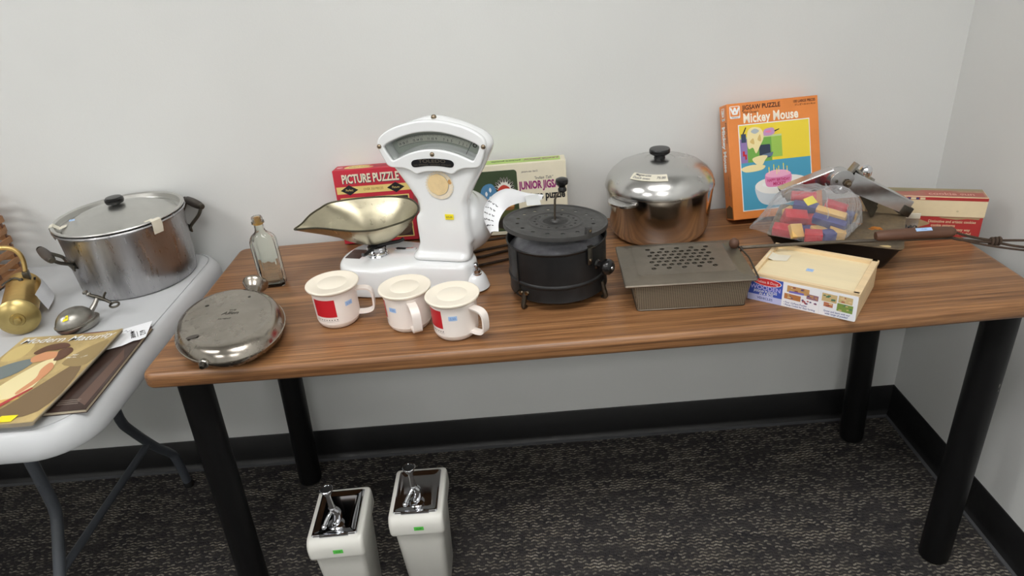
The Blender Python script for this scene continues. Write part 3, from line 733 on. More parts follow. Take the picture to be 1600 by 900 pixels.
outer = [rsec(W0*.94, D0*.92, 0.0, 0), rsec(W0, D0, 0.003, 0), rsec(W0, D0, 0.106, 0), rsec(W0*.985, D0, 0.114, .15), rsec(W0*.92, D0*.95, 0.1205, .4), rsec(W0*.78, D0*.86, 0.126, .75), rsec(W0*.56, D0*.74, 0.1305, 1),
         rsec(.0118, .0118, .1345, 1), rsec(.0104, .0104, .142, 1), rsec(.0104, .0104, .152, 1), rsec(.0138, .0138, .1535, 1), rsec(.0138, .0138, .158, 1), rsec(.0118, .0118, .1592, 1), rsec(.0118, .0118, .166, 1), rsec(.0108, .0108, .1685, 1)]
inner = [rsec(.0078, .0078, .1685, 1), rsec(.0075, .0075, .150, 1), rsec(.0078, .0078, .137, 1), rsec(W0*.54-.0028, D0*.72-.003, .128, 1), rsec(W0*.78-.003, D0*.86-.003, .123, .75), rsec(W0-.0030, D0-.0030, .110, .15), rsec(W0-.0028, D0-.0028, .008, 0), rsec(W0*.6, D0*.6, .005, .4)]
MB().loops(outer+inner, M_BOTTLE).obj('glass_body', bt, 30)
MB().lathe([(0.0079, 0.150), (0.0074, 0.158), (0.0076, 0.166)], mat('amber_residue', lin(196, 150, 78), 0.5), 20).obj('amber_residue', bt)

# ------------------------------------------------------------------ candy scale
TH = -0.30
scale = thing('candy_scale', 'white enamel counter scale with fan-shaped dial head in the middle of the brown table', 'scale', (0.578, 0.250, TOP), (0, 0, TH))
base_o = smooth2([(-.256, .02), (-.246, -.03), (-.215, -.058), (-.175, -.063), (-.135, -.057), (-.10, -.040), (-.065, -.027), (0, -.023), (.035, -.020), (.051, -.005), (.054, .03), (.036, .064), (.01, .083), (-.06, .09), (-.12, .098), (-.19, .100), (-.238, .073)], 5)
bl = [(-.007, .004), (-.008, .009), (-.004, .018), (-.001, .035), (0, .055), (.002, .061), (.006, .065), (.012, .067)]
bs = MB().loops([lvl(inset(base_o, d), z) for d, z in bl], M_ENAMEL)
for (lx, ly) in ((.051, .010),): bs.lathe([(0, .041), (.012, .040), (.021, .035), (.027, .026), (.031, .012), (.033, .005), (0, .005)], M_ENAMEL, 32, T_(lx, ly, 0))
base = bs.obj('base', scale, 50)
for (lx, ly) in ((.060, .006),):
    MB().lathe([(0, .062), (.004, .0615), (.0062, .058), (.0062, .055), (.004, .053), (.004, .049), (.009, .047), (.009, .040), (.011, .039), (.011, .036), (0, .036)], M_CHROME, 20, T_(lx, ly, 0)).obj('levelling_screw', base)
for (lx, ly) in ((-.20, -.03), (-.20, .068), (.051, .010), (.0, .06)): MB().lathe([(0, 0), (.012, 0), (.013, .003), (.013, .006), (0, .006)], M_RUB, 20, T_(lx, ly, 0)).obj('foot', base)
tag(MB().box((-.222, .010, .0677), (.036, .045, .0012), mat('brown_plate', lin(84, 66, 62), .35, .4, vary=.2, vscale=60), RZ(0), 0.0004).text('TOLEDO', .006, M_TINLID, -.225, .02, off=.0685).text('HONEST WEIGHT', .0035, M_TINLID, -.225, .008, off=.0685).obj('data_plate', base), 'small brown metal plate')
MB().box((-.118, .045, .0685), (.05, .011, .004), M_CHROME, T_(-.118, .045, 0) @ RZ(.15) @ T_(.118, -.045, 0), .0015).box((-.128, .043, .071), (.022, .006, .003), M_DARK, I4, .001).obj('lock_lever', base)
# housing: a single smooth casting
hp = [(-.050, .112), (-.0555, .130), (-.0535, .165), (-.0525, .19), (-.056, .205), (-.066, .224), (-.078, .245), (-.096, .274), (-.110, .298), (-.1175, .316), (-.1165, .327), (-.108, .339), (-.094, .3495), (-.073, .3585), (-.045, .3665), (-.02, .3705), (0, .3715)]
hp = [(x+.0155*min(1, abs(x)/.0525), z-.016*max(0, min(1, (z-.305)/.045))+(.0 if z < .07 else 0)) for x, z in hp]   # the rounded edge adds this back
outl = smooth2(hp+[(-x, z) for x, z in hp[-2::-1]], 3)
tmp = MB().plate([outl[::-1]], M_ENAMEL, .046, .016, T_(0, .024, 0) @ FRONT)
tmp.plate([rrect(-.062, .062, .052, .175, .018, 6)], M_ENAMEL, .030, .008, T_(0, .016, 0) @ FRONT)
def ell(mb, c, r, k=24):
    prof = [(math.sin(PI*i/k), -math.cos(PI*i/k)) for i in range(k+1)]; prof[0] = (0, -1); prof[-1] = (0, 1)
    mb.lathe(prof, M_ENAMEL, 40, T_(*c) @ Matrix.Diagonal((*r, 1)))
ell(tmp, (.011, .080, .127), (.073, .078, .069)); ell(tmp, (.012, .058, .135), (.060, .058, .078)); ell(tmp, (-.004, .056, .115), (.058, .056, .062)); ell(tmp, (-.002, .040, .195), (.044, .032, .055))
fo = rrect(-.081, -.010, .050, .030, .019, 8)
tmp.loops([lvl(inset(fo, d), z) for d, z in ((.004, .0675), (0, .070), (0, .076), (.006, .082), (.012, .088), (.015, .10))], M_ENAMEL)
to = tmp.obj('tmp_housing', None)
md = to.modifiers.new('r', 'REMESH'); md.mode = 'VOXEL'; md.voxel_size = .0028; md.use_smooth_shade = True
ms = to.modifiers.new('s', 'SMOOTH'); ms.factor = .5; ms.iterations = 16
cutter = MB().plate([inset(smooth2([(-.099, .316), (-.08, .3305), (-.055, .3395), (-.028, .3458), (0, .348), (.028, .3458), (.055, .3395), (.08, .3305), (.099, .316), (.088, .293), (.079, .292), (.06, .3005), (.043, .3065), (.02, .3118), (0, .313), (-.02, .3118), (-.043, .3065), (-.06, .3005), (-.079, .292), (-.088, .293)], 3)[::-1], -.0035)], M_ENAMEL, .05, 0, FRONT).obj('tmp_cutter', None)
mbo = to.modifiers.new('b', 'BOOLEAN'); mbo.operation = 'DIFFERENCE'; mbo.object = cutter; mbo.solver = 'EXACT'
bpy.context.view_layer.update()
me = bpy.data.meshes.new_from_object(to.evaluated_get(bpy.context.evaluated_depsgraph_get()))
bpy.data.objects.remove(to); bpy.data.objects.remove(cutter)
me.name = 'housing'; me.materials.clear(); me.materials.append(M_ENAMEL)
me.polygons.foreach_set('use_smooth', [True]*len(me.polygons))
hs = bpy.data.objects.new('housing', me); COL.objects.link(hs); hs.parent = scale
# bezel around the dial
arc = [(-.1145, .318), (-.1125, .331), (-.104, .341), (-.09, .350), (-.07, .3585), (-.045, .365), (-.02, .3692), (0, .370)]
low = [(0, .268), (.018, .2672), (.034, .2625), (.042, .2635), (.052, .270), (.066, .2745), (.088, .2755), (.099, .280), (.105, .292), (.1115, .308), (.1145, .318)]
bez = arc+[(-x, z) for x, z in arc[-2:0:-1]]+[(x, z) for x, z in low[::-1]][0:]+[(-x, z) for x, z in low[1:-1]]
bez = smooth2(bez, 3)
win = smooth2([(-.100, .314), (-.0975, .3215), (-.08, .3305), (-.055, .3395), (-.028, .3458), (0, .348), (.028, .3458), (.055, .3395), (.08, .3305), (.0975, .3215), (.100, .314), (.090, .295), (.0855, .2905), (.079, .292), (.06, .3005), (.043, .3065), (.02, .3118), (0, .313), (-.02, .3118), (-.043, .3065), (-.06, .3005), (-.079, .292), (-.0855, .2905), (-.090, .295)], 3)
FZ = T_(0, -.0035, 0) @ FRONT
bz = MB().plate([bez[::-1], win], M_ENAMEL, .012, .003, FZ).obj('dial_bezel', scale)
for sx_, sz in ((-.110, .3195), (.110, .3185), (.002, .3035)):
    MB().lathe([(0, .0035), (.0025, .0032), (.0042, .002), (.0048, 0), (0, 0)], M_SCREWH, 18, T_(sx_, -.0095, sz) @ FRONT).obj('bezel_screw', bz)
MB().lathe([(0, .005), (.003, .0045), (.0048, .003), (.0055, 0), (.0055, -.002), (0, -.002)], M_SCREWH, 18, T_(.006, .014, .3712)).obj('top_screw', bz)
M_DIAL = P('dial_grey_green', 178, 184, 176, .45); M_CHART = P('dial_chart', 205, 206, 196, .45)
winx = smooth2([(p[0]*1.03, p[1]) for p in win], 1)
DD = .0205
dl = MB().plate([[(x, z) for x, z in inset(win, -.0036)]], M_DIAL, .0004, 0, T_(0, DD+.0022, 0) @ FRONT)
dl.plate([[(x, z) for x, z in inset(win, -.008)]], M_DIAL, .0004, 0, T_(0, DD+.0025, 0) @ FRONT)
R0, ZC0 = .215, .1225          # the arc of the chart
AXF = T_(-.0095, DD+.0012, -.0060) @ FRONT
def arcpt(a, r): return (r*math.sin(a), ZC0+r*math.cos(a))
def band(mb, a0, a1, r0, r1, m, n=24):
    for i in range(n):
        q0 = a0+(a1-a0)*i/n; q1 = a0+(a1-a0)*(i+1)/n
        mb.poly([arcpt(q0, r0), arcpt(q1, r0), arcpt(q1, r1), arcpt(q0, r1)], m, AXF)
band(dl, -.36, .385, R0-.010, R0+.004, M_CHART)
AXF = T_(-.0095, DD+.0008, -.0060) @ FRONT
band(dl, -.36, .385, R0+.0038, R0+.0044, M_INK); band(dl, -.36, .385, R0-.0104, R0-.0098, M_INK)
for i in range(77):
    a = -.355+.73*i/76; L = .0045 if i % 4 == 0 else .0025
    p, q = arcpt(a, R0+.004), arcpt(a, R0+.004-L); w = .00022
    dl.poly([(p[0]-w, p[1]), (q[0]-w, q[1]), (q[0]+w, q[1]), (p[0]+w, p[1])], M_INK, AXF)
for i, num in enumerate(['19', '18', '17', None, '15', '14', '13', None, '11', '10', '9', None, '7', '6', '5', None, '3', '2', '1']):
    if num:
        a = -.335+.70*i/18; p = arcpt(a, R0-.0055); dl.text(num, .0072, M_INK, p[0], p[1], AXF, .0001, sx=.8, bold=.015, rot=-a)
dial = dl.obj('dial_chart', scale)
nd = MB(); p, q = arcpt(.40, R0+.006), arcpt(.375, R0-.03)
nd.tube([(p[0]-.008, DD-.002, p[1]-.006), (q[0]-.008, DD-.002, q[1]-.004)], .0006, M_INK, 6); nd.ring(.0035, .0009, M_BLACK, T_(.083, DD-.002, .313) @ FRONT, 18, 6); nd.box((.083, DD-.002, .3185), (.002, .001, .004), M_BLACK)
nd.obj('pointer', dial)
MB().plate([inset(win, -.0015)], M_PANE, .0006, 0, T_(0, -.0062, 0) @ FRONT).obj('dial_glass', bz)
npo = smooth2([(-.0455, .284), (-.043, .2895), (-.036, .2925), (-.018, .2945), (0, .2952), (.018, .2945), (.036, .2925), (.043, .2895), (.0455, .284), (.043, .2785), (.036, .2772), (.018, .2795), (0, .2803), (-.018, .2795), (-.036, .2772), (-.043, .2785)], 3)
def npw(p):
    return Vector((p.x, p.y-1.1*p.x*p.x, p.z))
tag(MB().plate([npo[::-1]], mat('black_name_plate', lin(30, 30, 33), .3, .3), .0016, .0004, T_(0, -.0100, 0) @ FRONT)
  .text('TOLEDO', .0098, M_TINLID, 0, .2903, T_(0, -.0109, 0) @ FRONT, .0003, sx=1.5, bold=.01, wrap=npw).text('NO SPRINGS · HONEST WEIGHT', .0044, M_TINLID, 0, .2832, T_(0, -.0109, 0) @ FRONT, .0003, sx=1.25, wrap=npw).obj('name_plate', bz), 'black name plate')
# glue patch and sticker on the column
SF = T_(.002, -.0012, .238) @ FRONT
tag(MB().plate([[(.0225*math.cos(2*PI*i/40)*(1+.02*math.sin(i*3)), .0225*math.sin(2*PI*i/40)*(1+.02*math.cos(i*5))) for i in range(40)]], mat('tan_paper_patch', lin(226, 200, 152), .6, vary=.08, vscale=60), .0008, .0002, SF)
  .plate([[(.003+(.0295+.0016*math.sin(i*9.5))*math.cos(2*PI*i/60), -.0015+(.0295+.0016*math.sin(i*9.5))*math.sin(2*PI*i/60)) for i in range(60)], circle(.0235, 40, .0005, .0)], mat('glue_residue', lin(226, 214, 192), .5, vary=.1, vscale=160), .0003, 0, SF @ T_(0, 0, -.0002))
  .plate([[(.026+.004*math.cos(i)*random.uniform(.6, 1.2), .006+.006*math.sin(i)*random.uniform(.6, 1.2)) for i in range(7)]], P('glue_brown', 196, 150, 90), .0004, 0, SF).obj('seal_patch', hs), 'round tan remains of a paper seal')
tag(MB().box((.0175, -.0016, .1685), (.0185, .0012, .0115), M_YEL).text('$75.00', .0062, M_INK, .0175, .168, T_(0, -.0022, 0) @ FRONT, .0002, sx=.8).obj('price_sticker', hs), 'yellow price sticker')
# collar and pan support
CO = (-.172, .014)
MB().lathe([(.023, .067), (.0245, .069), (.0225, .0715), (.0235, .074), (.021, .0765), (.0225, .079), (.0205, .082), (.022, .0845), (.020, .088), (0, .088)], M_CHROME, 32, T_(*CO, 0)).obj('collar', scale)
sp = MB()
for a in (.5, 2.6, 4.7): sp.tube([(CO[0], CO[1], .0895), (CO[0]+.05*math.cos(a), CO[1]+.05*math.sin(a), .0905), (CO[0]+.062*math.cos(a), CO[1]+.062*math.sin(a), .0955)], [.005, .004, .0035], M_BLKTIN, 10, smooth=3)
sp.obj('pan_support', scale)

# scoop pan lying on the scale
OX = Vector((.578, .250, 0)) + Vector((math.cos(TH)*CO[0]-math.sin(TH)*CO[1], math.sin(TH)*CO[0]+math.cos(TH)*CO[1], 0))
pan = thing('scale_pan', 'worn nickel scoop pan with a pouring lip resting on the white scale', 'pan', (OX.x, OX.y, TOP), (0, 0, TH))
rim0 = [(-.1805,-.026,.132),(-.170,-.010,.139),(-.161,.015,.150),(-.148,.040,.157),(-.1317,.063,.162),(-.073,.087,.165),(.003,.098,.167),(.055,.0875,.166),(.0877,.0565,.162),(.098,.022,.158),(.091,-.004,.156),(.0735,-.024,.153),(.035,-.054,.150),(-.01,-.060,.148),(-.048,-.053,.146),(-.111,-.038,.1425),(-.155,-.033,.137)]
rim, _ = catmull([Vector(p) for p in rim0], 4, True)
cen = Vector((-.010, .008, .0965))
def bowl(off):
    L = []
    for s, h in ((1.0, 1.0), (.96, .90), (.88, .72), (.78, .54), (.66, .36), (.54, .20), (.42, .08), (.30, .015), (.12, 0)):
        ring = []
        for p in rim:
            d = p-cen
            lipk = max(0, min(1, (-p.x-.09)/.08))
            hh_ = h*(1-lipk)+ (h**0.45)*lipk if h > 0 else 0
            ring.append((cen.x+d.x*s, cen.y+d.y*s, cen.z+d.z*hh_+off))
        L.append(ring)
    return L
pm = MB().loops(bowl(0)[::-1], M_SCOOP, cap1=False); pm.loops(bowl(-.0016), M_SCOOP, cap0=False)
pm.obj('bowl', pan, 60)
MB().tube([p+Vector((0, 0, .0002)) for p in rim], .0021, M_SCOOPRIM, 8, True).obj('rolled_rim', pan)

# ------------------------------------------------------------------ mugs
def mugwrap(R):
    def w(p):
        a = p.x/R; return Vector(((R+p.z)*math.sin(a), -(R+p.z)*math.cos(a), p.y))
    return w
def mug(label, sx_, sy_, h, loc, az):
    # local: handle towards +X; patches at -105 and +105 degrees seen from above
    t = thing('lidded_mug', label, 'mug', (loc[0], loc[1], TOP), (0, 0, math.radians(az-90)), 'lidded plastic mugs in front of the scale')
    hb = h-.0105
    R = .0445
    prof = [(0, .002), (.028, .002), (.031, 0), (.035, .0008), (.0395, .005), (.0425, .0115), (.0432, .014), (.0427, .0144), (.0427, .0150), (.0434, .0155), (.0445, hb-.01), (.0452, hb), (.0440, hb+.001), (.0425, hb), (.0415, .02), (.036, .006), (0, .004)]
    bd = MB().lathe(prof, M_MUG, 64)
    def rad(z): return .0434+(.0011)*(z-.0155)/(hb-.0255)
    wr = lambda p: Vector(((rad(p.y)+p.z)*math.sin(p.x), -(rad(p.y)+p.z)*math.cos(p.x), p.y))
    def patch(a0, a1, z0, z1, m, off): bd.grid(lambda u, v: tuple(wr(Vector((a0+(a1-a0)*u, z0+(z1-z0)*v, off)))), 10, 4, m)
    for c0 in (math.radians(-20), math.radians(200)):
        patch(c0-.56, c0+.52, .0305, .0690, M_RED, .0003)
        for k in range(9):
            a = c0-.5+k*.125; st = []
            for i in range(10):
                r_ = .0019 if i % 2 == 0 else .0008
                st.append((a+r_*math.sin(2*PI*i/10)/.044, .0245+r_*math.cos(2*PI*i/10)))
            bd.add([tuple(wr(Vector((x, z, .0003)))) for x, z in st], [tuple(range(10))], M_BLACK)
        patch(c0-.56, c0+.56, .0207, .0211, M_INK, .0003)
    body = bd.obj('body', t)
    sk = MB(); a0 = math.radians(28 if sx_ else 36)
    def patch2(a0, a1, z0, z1, m, off): sk.grid(lambda u, v: tuple(wr(Vector((a0+(a1-a0)*u, z0+(z1-z0)*v, off)))), 6, 2, m)
    patch2(a0, a0+.36, .0495, .0590, M_SKYB, .0006)
    sk.text('2.50', .0062, P('sticker_ink', 96, 130, 190), a0+.18, .054, off=.0009, wrap=lambda p: wr(Vector((a0+.18+(p.x-a0-.18)/.044, p.y, p.z))))
    tag(sk.obj('price_sticker', body), 'pale blue price sticker')
    hz = hb
    path = [Vector((.0430, 0, hz-.008)), Vector((.060, 0, hz-.0085)), Vector((.070, 0, hz-.012)), Vector((.0755, 0, hz-.022)), Vector((.075, 0, .030)), Vector((.070, 0, .020)), Vector((.058, 0, .0165)), Vector((.0415, 0, .0165))]
    pts, _ = catmull(path, 5); v = []; f = []; n = len(pts)
    for i, p in enumerate(pts):
        tg = (pts[min(i+1, n-1)]-pts[max(i-1, 0)]).normalized(); nr = Vector((tg.z, 0, -tg.x))
        for (w, q) in ((-.0085, -.002), (-.0075, .002), (.0075, .002), (.0085, -.002)): v.append(p+nr*q+Vector((0, w, 0)))
    for i in range(n-1):
        for j in range(4): f.append((i*4+j, i*4+(j+1) % 4, (i+1)*4+(j+1) % 4, (i+1)*4+j))
    f += [(3, 2, 1, 0), tuple((n-1)*4+j for j in range(4))]
    MB().add(v, f, M_MUG).obj('handle', t, 45)
    MB().lathe([(0, h-.0075), (.044, h-.0085), (.0475, h-.0085), (.0505, h-.0075), (.0530, h-.0045), (.0538, h-.002), (.0532, h-.0004), (.0515, h), (.0485, h-.0004), (.047, h-.0010), (.032, h-.0006), (.0305, h-.0013), (.029, h-.0013), (.0275, h-.0006), (0, h-.0004)], M_CREAMLID, 64, Matrix.Diagonal((sy_/.0538, sy_/.0538, 1, 1))).obj('lid', t, 60)
    return t
mug('white lidded mug with its handle to the right, leftmost of the three', 0, .0535, .0883, (.3531, .1497), 92)
mug('white lidded mug with its handle facing the camera, middle of the three', 1, .0520, .0861, (.5036, .1098), 20)
mug('white lidded mug nearest the table edge, rightmost of the three', 1, .0525, .0848, (.5992, .0642), 52)

# ------------------------------------------------------------------ leaning puzzle boxes
def puzzle_box(name, label, x, y, a, t, z0, w, h, d, m_side):
    root = thing(name, label, 'puzzle box', (x, y, z0), (-t, 0, a))
    mb = MB().box((w/2, d/2, h/2), (w, d, h), m_side, bevel=.0012, seg=1)
    return root, mb
# red box
root, mb = puzzle_box('puzzle_box', 'red picture puzzle box standing behind the scale scoop', .288, .538, -.035, .09, TOP+.0045, .192, .19, .052, M_PUZRED)
F = T_(0, -.0004, 0) @ FRONT
w, h = .192, .19
M_GOLD = P('gold_band', 232, 206, 128)
mb.rect(.004, h-.060, w-.004, h-.042, M_GOLD, F, .0001)
mb.text('PICTURE PUZZLE', .030, M_INK, w/2-.0025, h-.0255, F, .0002, sx=.62, bold=.03)
mb.text('PICTURE PUZZLE', .030, M_CREAM, w/2-.004, h-.024, F, .0004, sx=.62, bold=.03)
for cx in (.036, .152):
    mb.poly([(cx-.022, h-.051), (cx, h-.064), (cx+.022, h-.051), (cx, h-.038)], M_BLACK, F, .0004)
    mb.text('Perfect' if cx < .1 else 'Picture', .008, M_GOLD, cx, h-.051, F, .0006, sx=.8)
mb.text('OVER 350 PIECES', .0088, P('band_ink', 150, 110, 60), w/2, h-.051, F, .0004, sx=.75)
mb.rect(.010, .010, w-.010, h-.070, M_GOLD, F, .0001); mb.rect(.013, .013, w-.013, h-.073, P('picture_dark', 62, 40, 44), F, .0003)
for (p, c) in (([(.02, .02), (.09, .015), (.08, .05), (.03, .06)], (122, 60, 52)), ([(.1, .02), (.17, .02), (.175, .06), (.12, .08)], (92, 76, 62)), ([(.02, .07), (.17, .08), (.16, .11), (.03, .105)], (48, 58, 80)), ([(.11, .03), (.15, .03), (.14, .055)], (206, 170, 120))):
    mb.poly(smooth2(p, 4), P('picture_tone_%d' % c[0], *c), F, .0006)
Tt = T_(0, 0, h+.0003)
mb.poly(smooth2([(.03, .012), (.09, .010), (.1, .03), (.07, .042), (.035, .04)], 4), M_GOLD, Tt, .0001); mb.text('Picture Puzzle', .009, M_INK, .063, .027, Tt, .0003, bold=.02)
mb.rect(.088, .02, .172, .034, M_PUZRED, Tt, .0002); mb.text('PICTURE PUZZLE', .011, M_INK, .13, .027, Tt, .0004, sx=.75, bold=.02); mb.disc(.014, .026, .008, .008, P('pale_rose', 236, 170, 176), Tt, .0002)
mb.obj('box', root)
# cream junior jigsaw
root, mb = puzzle_box('puzzle_box', 'cream junior jigsaw box with a chief in feather headdress, behind the black popper', .592, .5160, -.03, .08, TOP+.004, .268, .178, .060, M_CREAM)
w, h = .268, .178
F = T_(0, -.0004, 0) @ FRONT
PX0, PX1, PY0, PY1 = .004, .148, .010, h-.014
mb.plate([rrect(PX0, PY0, PX1, PY1, .008)], P('photo_green', 58, 74, 48), .0002, 0, F)
SK = lambda pts, col, nm, off=.0004, k=4: mb.poly(smooth2([(PX0+u*(PX1-PX0), PY0+v*(PY1-PY0)) for u, v in pts], k), P('photo_'+nm, *col), F, off)
SK([(.02, .05), (.98, .06), (.98, .35), (.5, .40), (.02, .34)], (84, 92, 54), 'grass')
SK([(.35, .35), (.66, .38), (.64, .66), (.55, .80), (.38, .72)], (82, 136, 178), 'blue_shirt', .0006)
for (u, v) in ((.44, .46), (.52, .56), (.46, .64), (.57, .43), (.60, .60), (.53, .70)): SK([(u-.022, v), (u, v+.04), (u+.022, v), (u, v-.04)], (236, 238, 238), 'white_dot', .0008)
SK([(.66, .40), (.90, .36), (.92, .58), (.80, .70), (.68, .62)], (150, 98, 56), 'buckskin', .0008)
SK([(.70, .42), (.76, .40), (.78, .60), (.72, .62)], (92, 62, 42), 'fringe', .0010); SK([(.80, .42), (.90, .40), (.90, .46), (.82, .48)], (206, 160, 96), 'light_tan', .0010)
for i in range(13):
    a = 2.75-.30*i; c_ = (.775, .665); kx, ky = .62, 1.0; l0, l1, l2 = .075, .17+.012*(i % 2), .235+.012*(i % 2)
    def fp(l, w, a=a, c_=c_): return (c_[0]+(l*math.cos(a)-w*math.sin(a))*.80, c_[1]+(l*math.sin(a)+w*math.cos(a))*.98)
    SK([fp(l0, -.012), fp(l1, -.022), fp(l2, 0), fp(l1, .022), fp(l0, .012)], (236, 232, 224), 'feathers', .0010+.00001*i, 3)
    SK([fp(l1, -.016), fp(l2+.002, 0), fp(l1, .016), fp(l1-.03, 0)], (36, 32, 32), 'feather_tip', .0012+.00001*i, 3)
SK([(.66, .70), (.76, .77), (.86, .72), (.84, .66), (.76, .70), (.70, .66)], (196, 62, 48), 'headband', .0013); SK([(.72, .60), (.80, .62), (.82, .70), (.74, .71), (.70, .66)], (142, 86, 56), 'face', .0012)
SK([(.62, .06), (.92, .05), (.94, .18), (.80, .26), (.66, .20)], (46, 40, 34), 'shadow', .0006); SK([(.70, .08), (.82, .07), (.84, .13), (.74, .15)], (204, 172, 110), 'moccasin', .0008)
M_PURP = P('title_purple', 148, 36, 112)
mb.text('picture size 16x12', .0062, M_INK, .160, h-.021, F, .0003, align='LEFT', sx=.85)
mb.text('"Indian Talk"', .010, M_INK, .212, h-.0385, F, .0003, sx=.9, shear=.25)
mb.text('JUNIOR JIGSAW', .0265, M_PURP, .2085, h-.0560, F, .0003, sx=.60, bold=.04)
mb.text('picture puzzle', .0265, M_BLACK, .2085, h-.0825, F, .0003, sx=.72, bold=.035)
mb.rect(.156, .02, .258, .05, M_CREAM, F, .0002)
Tt = T_(0, 0, h+.0003); M_LIME = P('lime_band', 178, 208, 112)
mb.plate([rrect(.03, .010, w-.012, .052, .004)], M_LIME, .0002, 0, Tt)
TU = Tt @ T_(w, .062, 0) @ RZ(PI)
mb.text('JUNIOR JIGSAW', .017, M_PURP, .058, .026, TU, .0003, sx=.70, bold=.03); mb.text('picture puzzle', .017, M_BLACK, .145, .029, TU, .0003, sx=.75, bold=.02); mb.text('100 interlocking pieces', .007, M_INK, .07, .041, TU, .0003)
mb.obj('box', root)
# orange box
root, mb = puzzle_box('puzzle_box', 'tall orange cartoon jigsaw puzzle box leaning against the wall', 1.2525, .4500, .0654, .345, TOP+.0172, .2207, .2744, .0480, M_ORANGE)
w, h, d = .2207, .2744, .048
F = T_(0, -.0004, 0) @ FRONT
fp = lambda u, v: (u*w, v*h)
def quad(u0, v0, u1, v1, m, off): mb.rect(u0*w, v0*h, u1*w, v1*h, m, F, off)
mb.text('JIGSAW PUZZLE', .0148, P('dark_brown_ink', 62, 30, 22), .17*w, .955*h, F, .0003, align='LEFT', sx=.86, bold=.02)
mb.text("Walt Disney's", .0085, P('dark_brown_ink', 62, 30, 22), .17*w, .915*h, F, .0003, align='LEFT', sx=.8, shear=.2)
mb.text('Mickey Mouse', .0305, P('mellow_white', 250, 240, 222), .17*w, .862*h, F, .0004, align='LEFT', sx=.72, bold=.03, spacing=1.05)
mb.text('100 LARGE PIECES', .0085, P('dark_brown_ink', 62, 30, 22), .97*w, .965*h, F, .0003, align='RIGHT', sx=.8, bold=.015)
mb.text('14" x 18" = 36 cm x 46 cm', .0062, P('dark_brown_ink', 62, 30, 22), .97*w, .935*h, F, .0003, align='RIGHT', sx=.75)
def logo(X):
    mb.plate([rrect(-.0125, -.0145, .0125, .0145, .003)], M_WHITE, .0002, 0, X); mb.plate([rrect(-.011, -.0095, .011, .013, .0025)], M_ORANGE, .0002, 0, X @ T_(0, 0, .0002))
    mb.text('W', .020, M_WHITE, 0, .002, X, .0006, bold=.06); mb.rect(-.004, -.006, .004, -.002, M_WHITE, X, .0007); mb.text('Whitman', .0048, M_INK, 0, -.012, X, .0006, sx=.9)
logo(F @ T_(.085*w, .925*h, .0002))
quad(.11, .068, .895, .815, M_WHITE, .0002)
q0, q1, s0, s1 = .12, .886, .076, .807
pf = lambda a, b: ((q0+(q1-q0)*a)*w, (s0+(s1-s0)*b)*h)
def PR(a0, b0, a1, b1, m, off=.0004): mb.poly([pf(a0, b0), pf(a1, b0), pf(a1, b1), pf(a0, b1)], m, F, off)
def PB(pts, m, off=.0008, k=4): mb.poly(smooth2([pf(*p) for p in pts], k), m, F, off)
PR(0, 0, 1, 1, P('floor_blue', 74, 158, 190), .0004); PR(0, .565, 1, 1, P('wall_yellow', 240, 214, 60), .0005)
PR(0, .60, .60, .86, P('cabinet_green', 156, 196, 84), .0006); PR(.10, .56, .45, .84, P('stove_green', 116, 172, 74), .0007)
PR(0, .56, .10, .84, P('cabinet_violet', 146, 120, 176), .0008); PR(0, .84, .60, .862, P('counter_edge', 196, 214, 150), .0009)
mb.plate([rrect(*pf(.27, .60), *pf(.43, .755), .003)], P('oven_dark', 44, 56, 78), .0002, 0, F @ T_(0, 0, .001)); mb.poly([pf(.29, .595), pf(.45, .615), pf(.47, .66), pf(.31, .64)], P('oven_door', 96, 116, 140), F, .0014)
CRM = P('cream_froth', 242, 226, 168); CRM2 = P('cream_shade', 220, 190, 116); LILAC = P('pan_lilac', 196, 150, 196); GREYB = P('pan_grey', 176, 186, 190)
PB([(.10, .80), (.12, .93), (.20, .97), (.31, .94), (.34, .84), (.28, .74), (.22, .66), (.18, .73), (.12, .72)], CRM, .0016)
PB([(.16, .92), (.22, .95), (.28, .92), (.22, .89)], GREYB, .0018); PB([(.14, .80), (.19, .84), (.2, .77)], CRM2, .0018); PB([(.25, .82), (.29, .88), (.3, .8)], CRM2, .0018)
PB([(.16, .60), (.28, .63), (.38, .62), (.34, .57), (.30, .52), (.22, .53)], CRM, .0018); PB([(.0, .50), (.16, .53), (.34, .51), (.28, .46), (.06, .45)], CRM, .0010)
PB([(.34, .87), (.36, .93), (.48, .94), (.50, .88), (.44, .855), (.37, .855)], LILAC, .0014); PB([(.36, .90), (.42, .915), (.46, .90), (.42, .885)], P('pan_pink', 228, 130, 170), .0016)
PR(.02, .80, .09, .90, P('pot_dark', 52, 66, 96), .0012); PR(.03, .64, .06, .70, M_RED, .0012); PR(.06, .60, .085, .66, M_RED, .0012)
mb.poly([pf(.04, .9), pf(.09, .98), pf(.10, .97), pf(.06, .9)], M_BLACK, F, .0013); mb.poly([pf(.47, .9), pf(.57, .925), pf(.57, .915), pf(.48, .885)], M_BLACK, F, .0013)
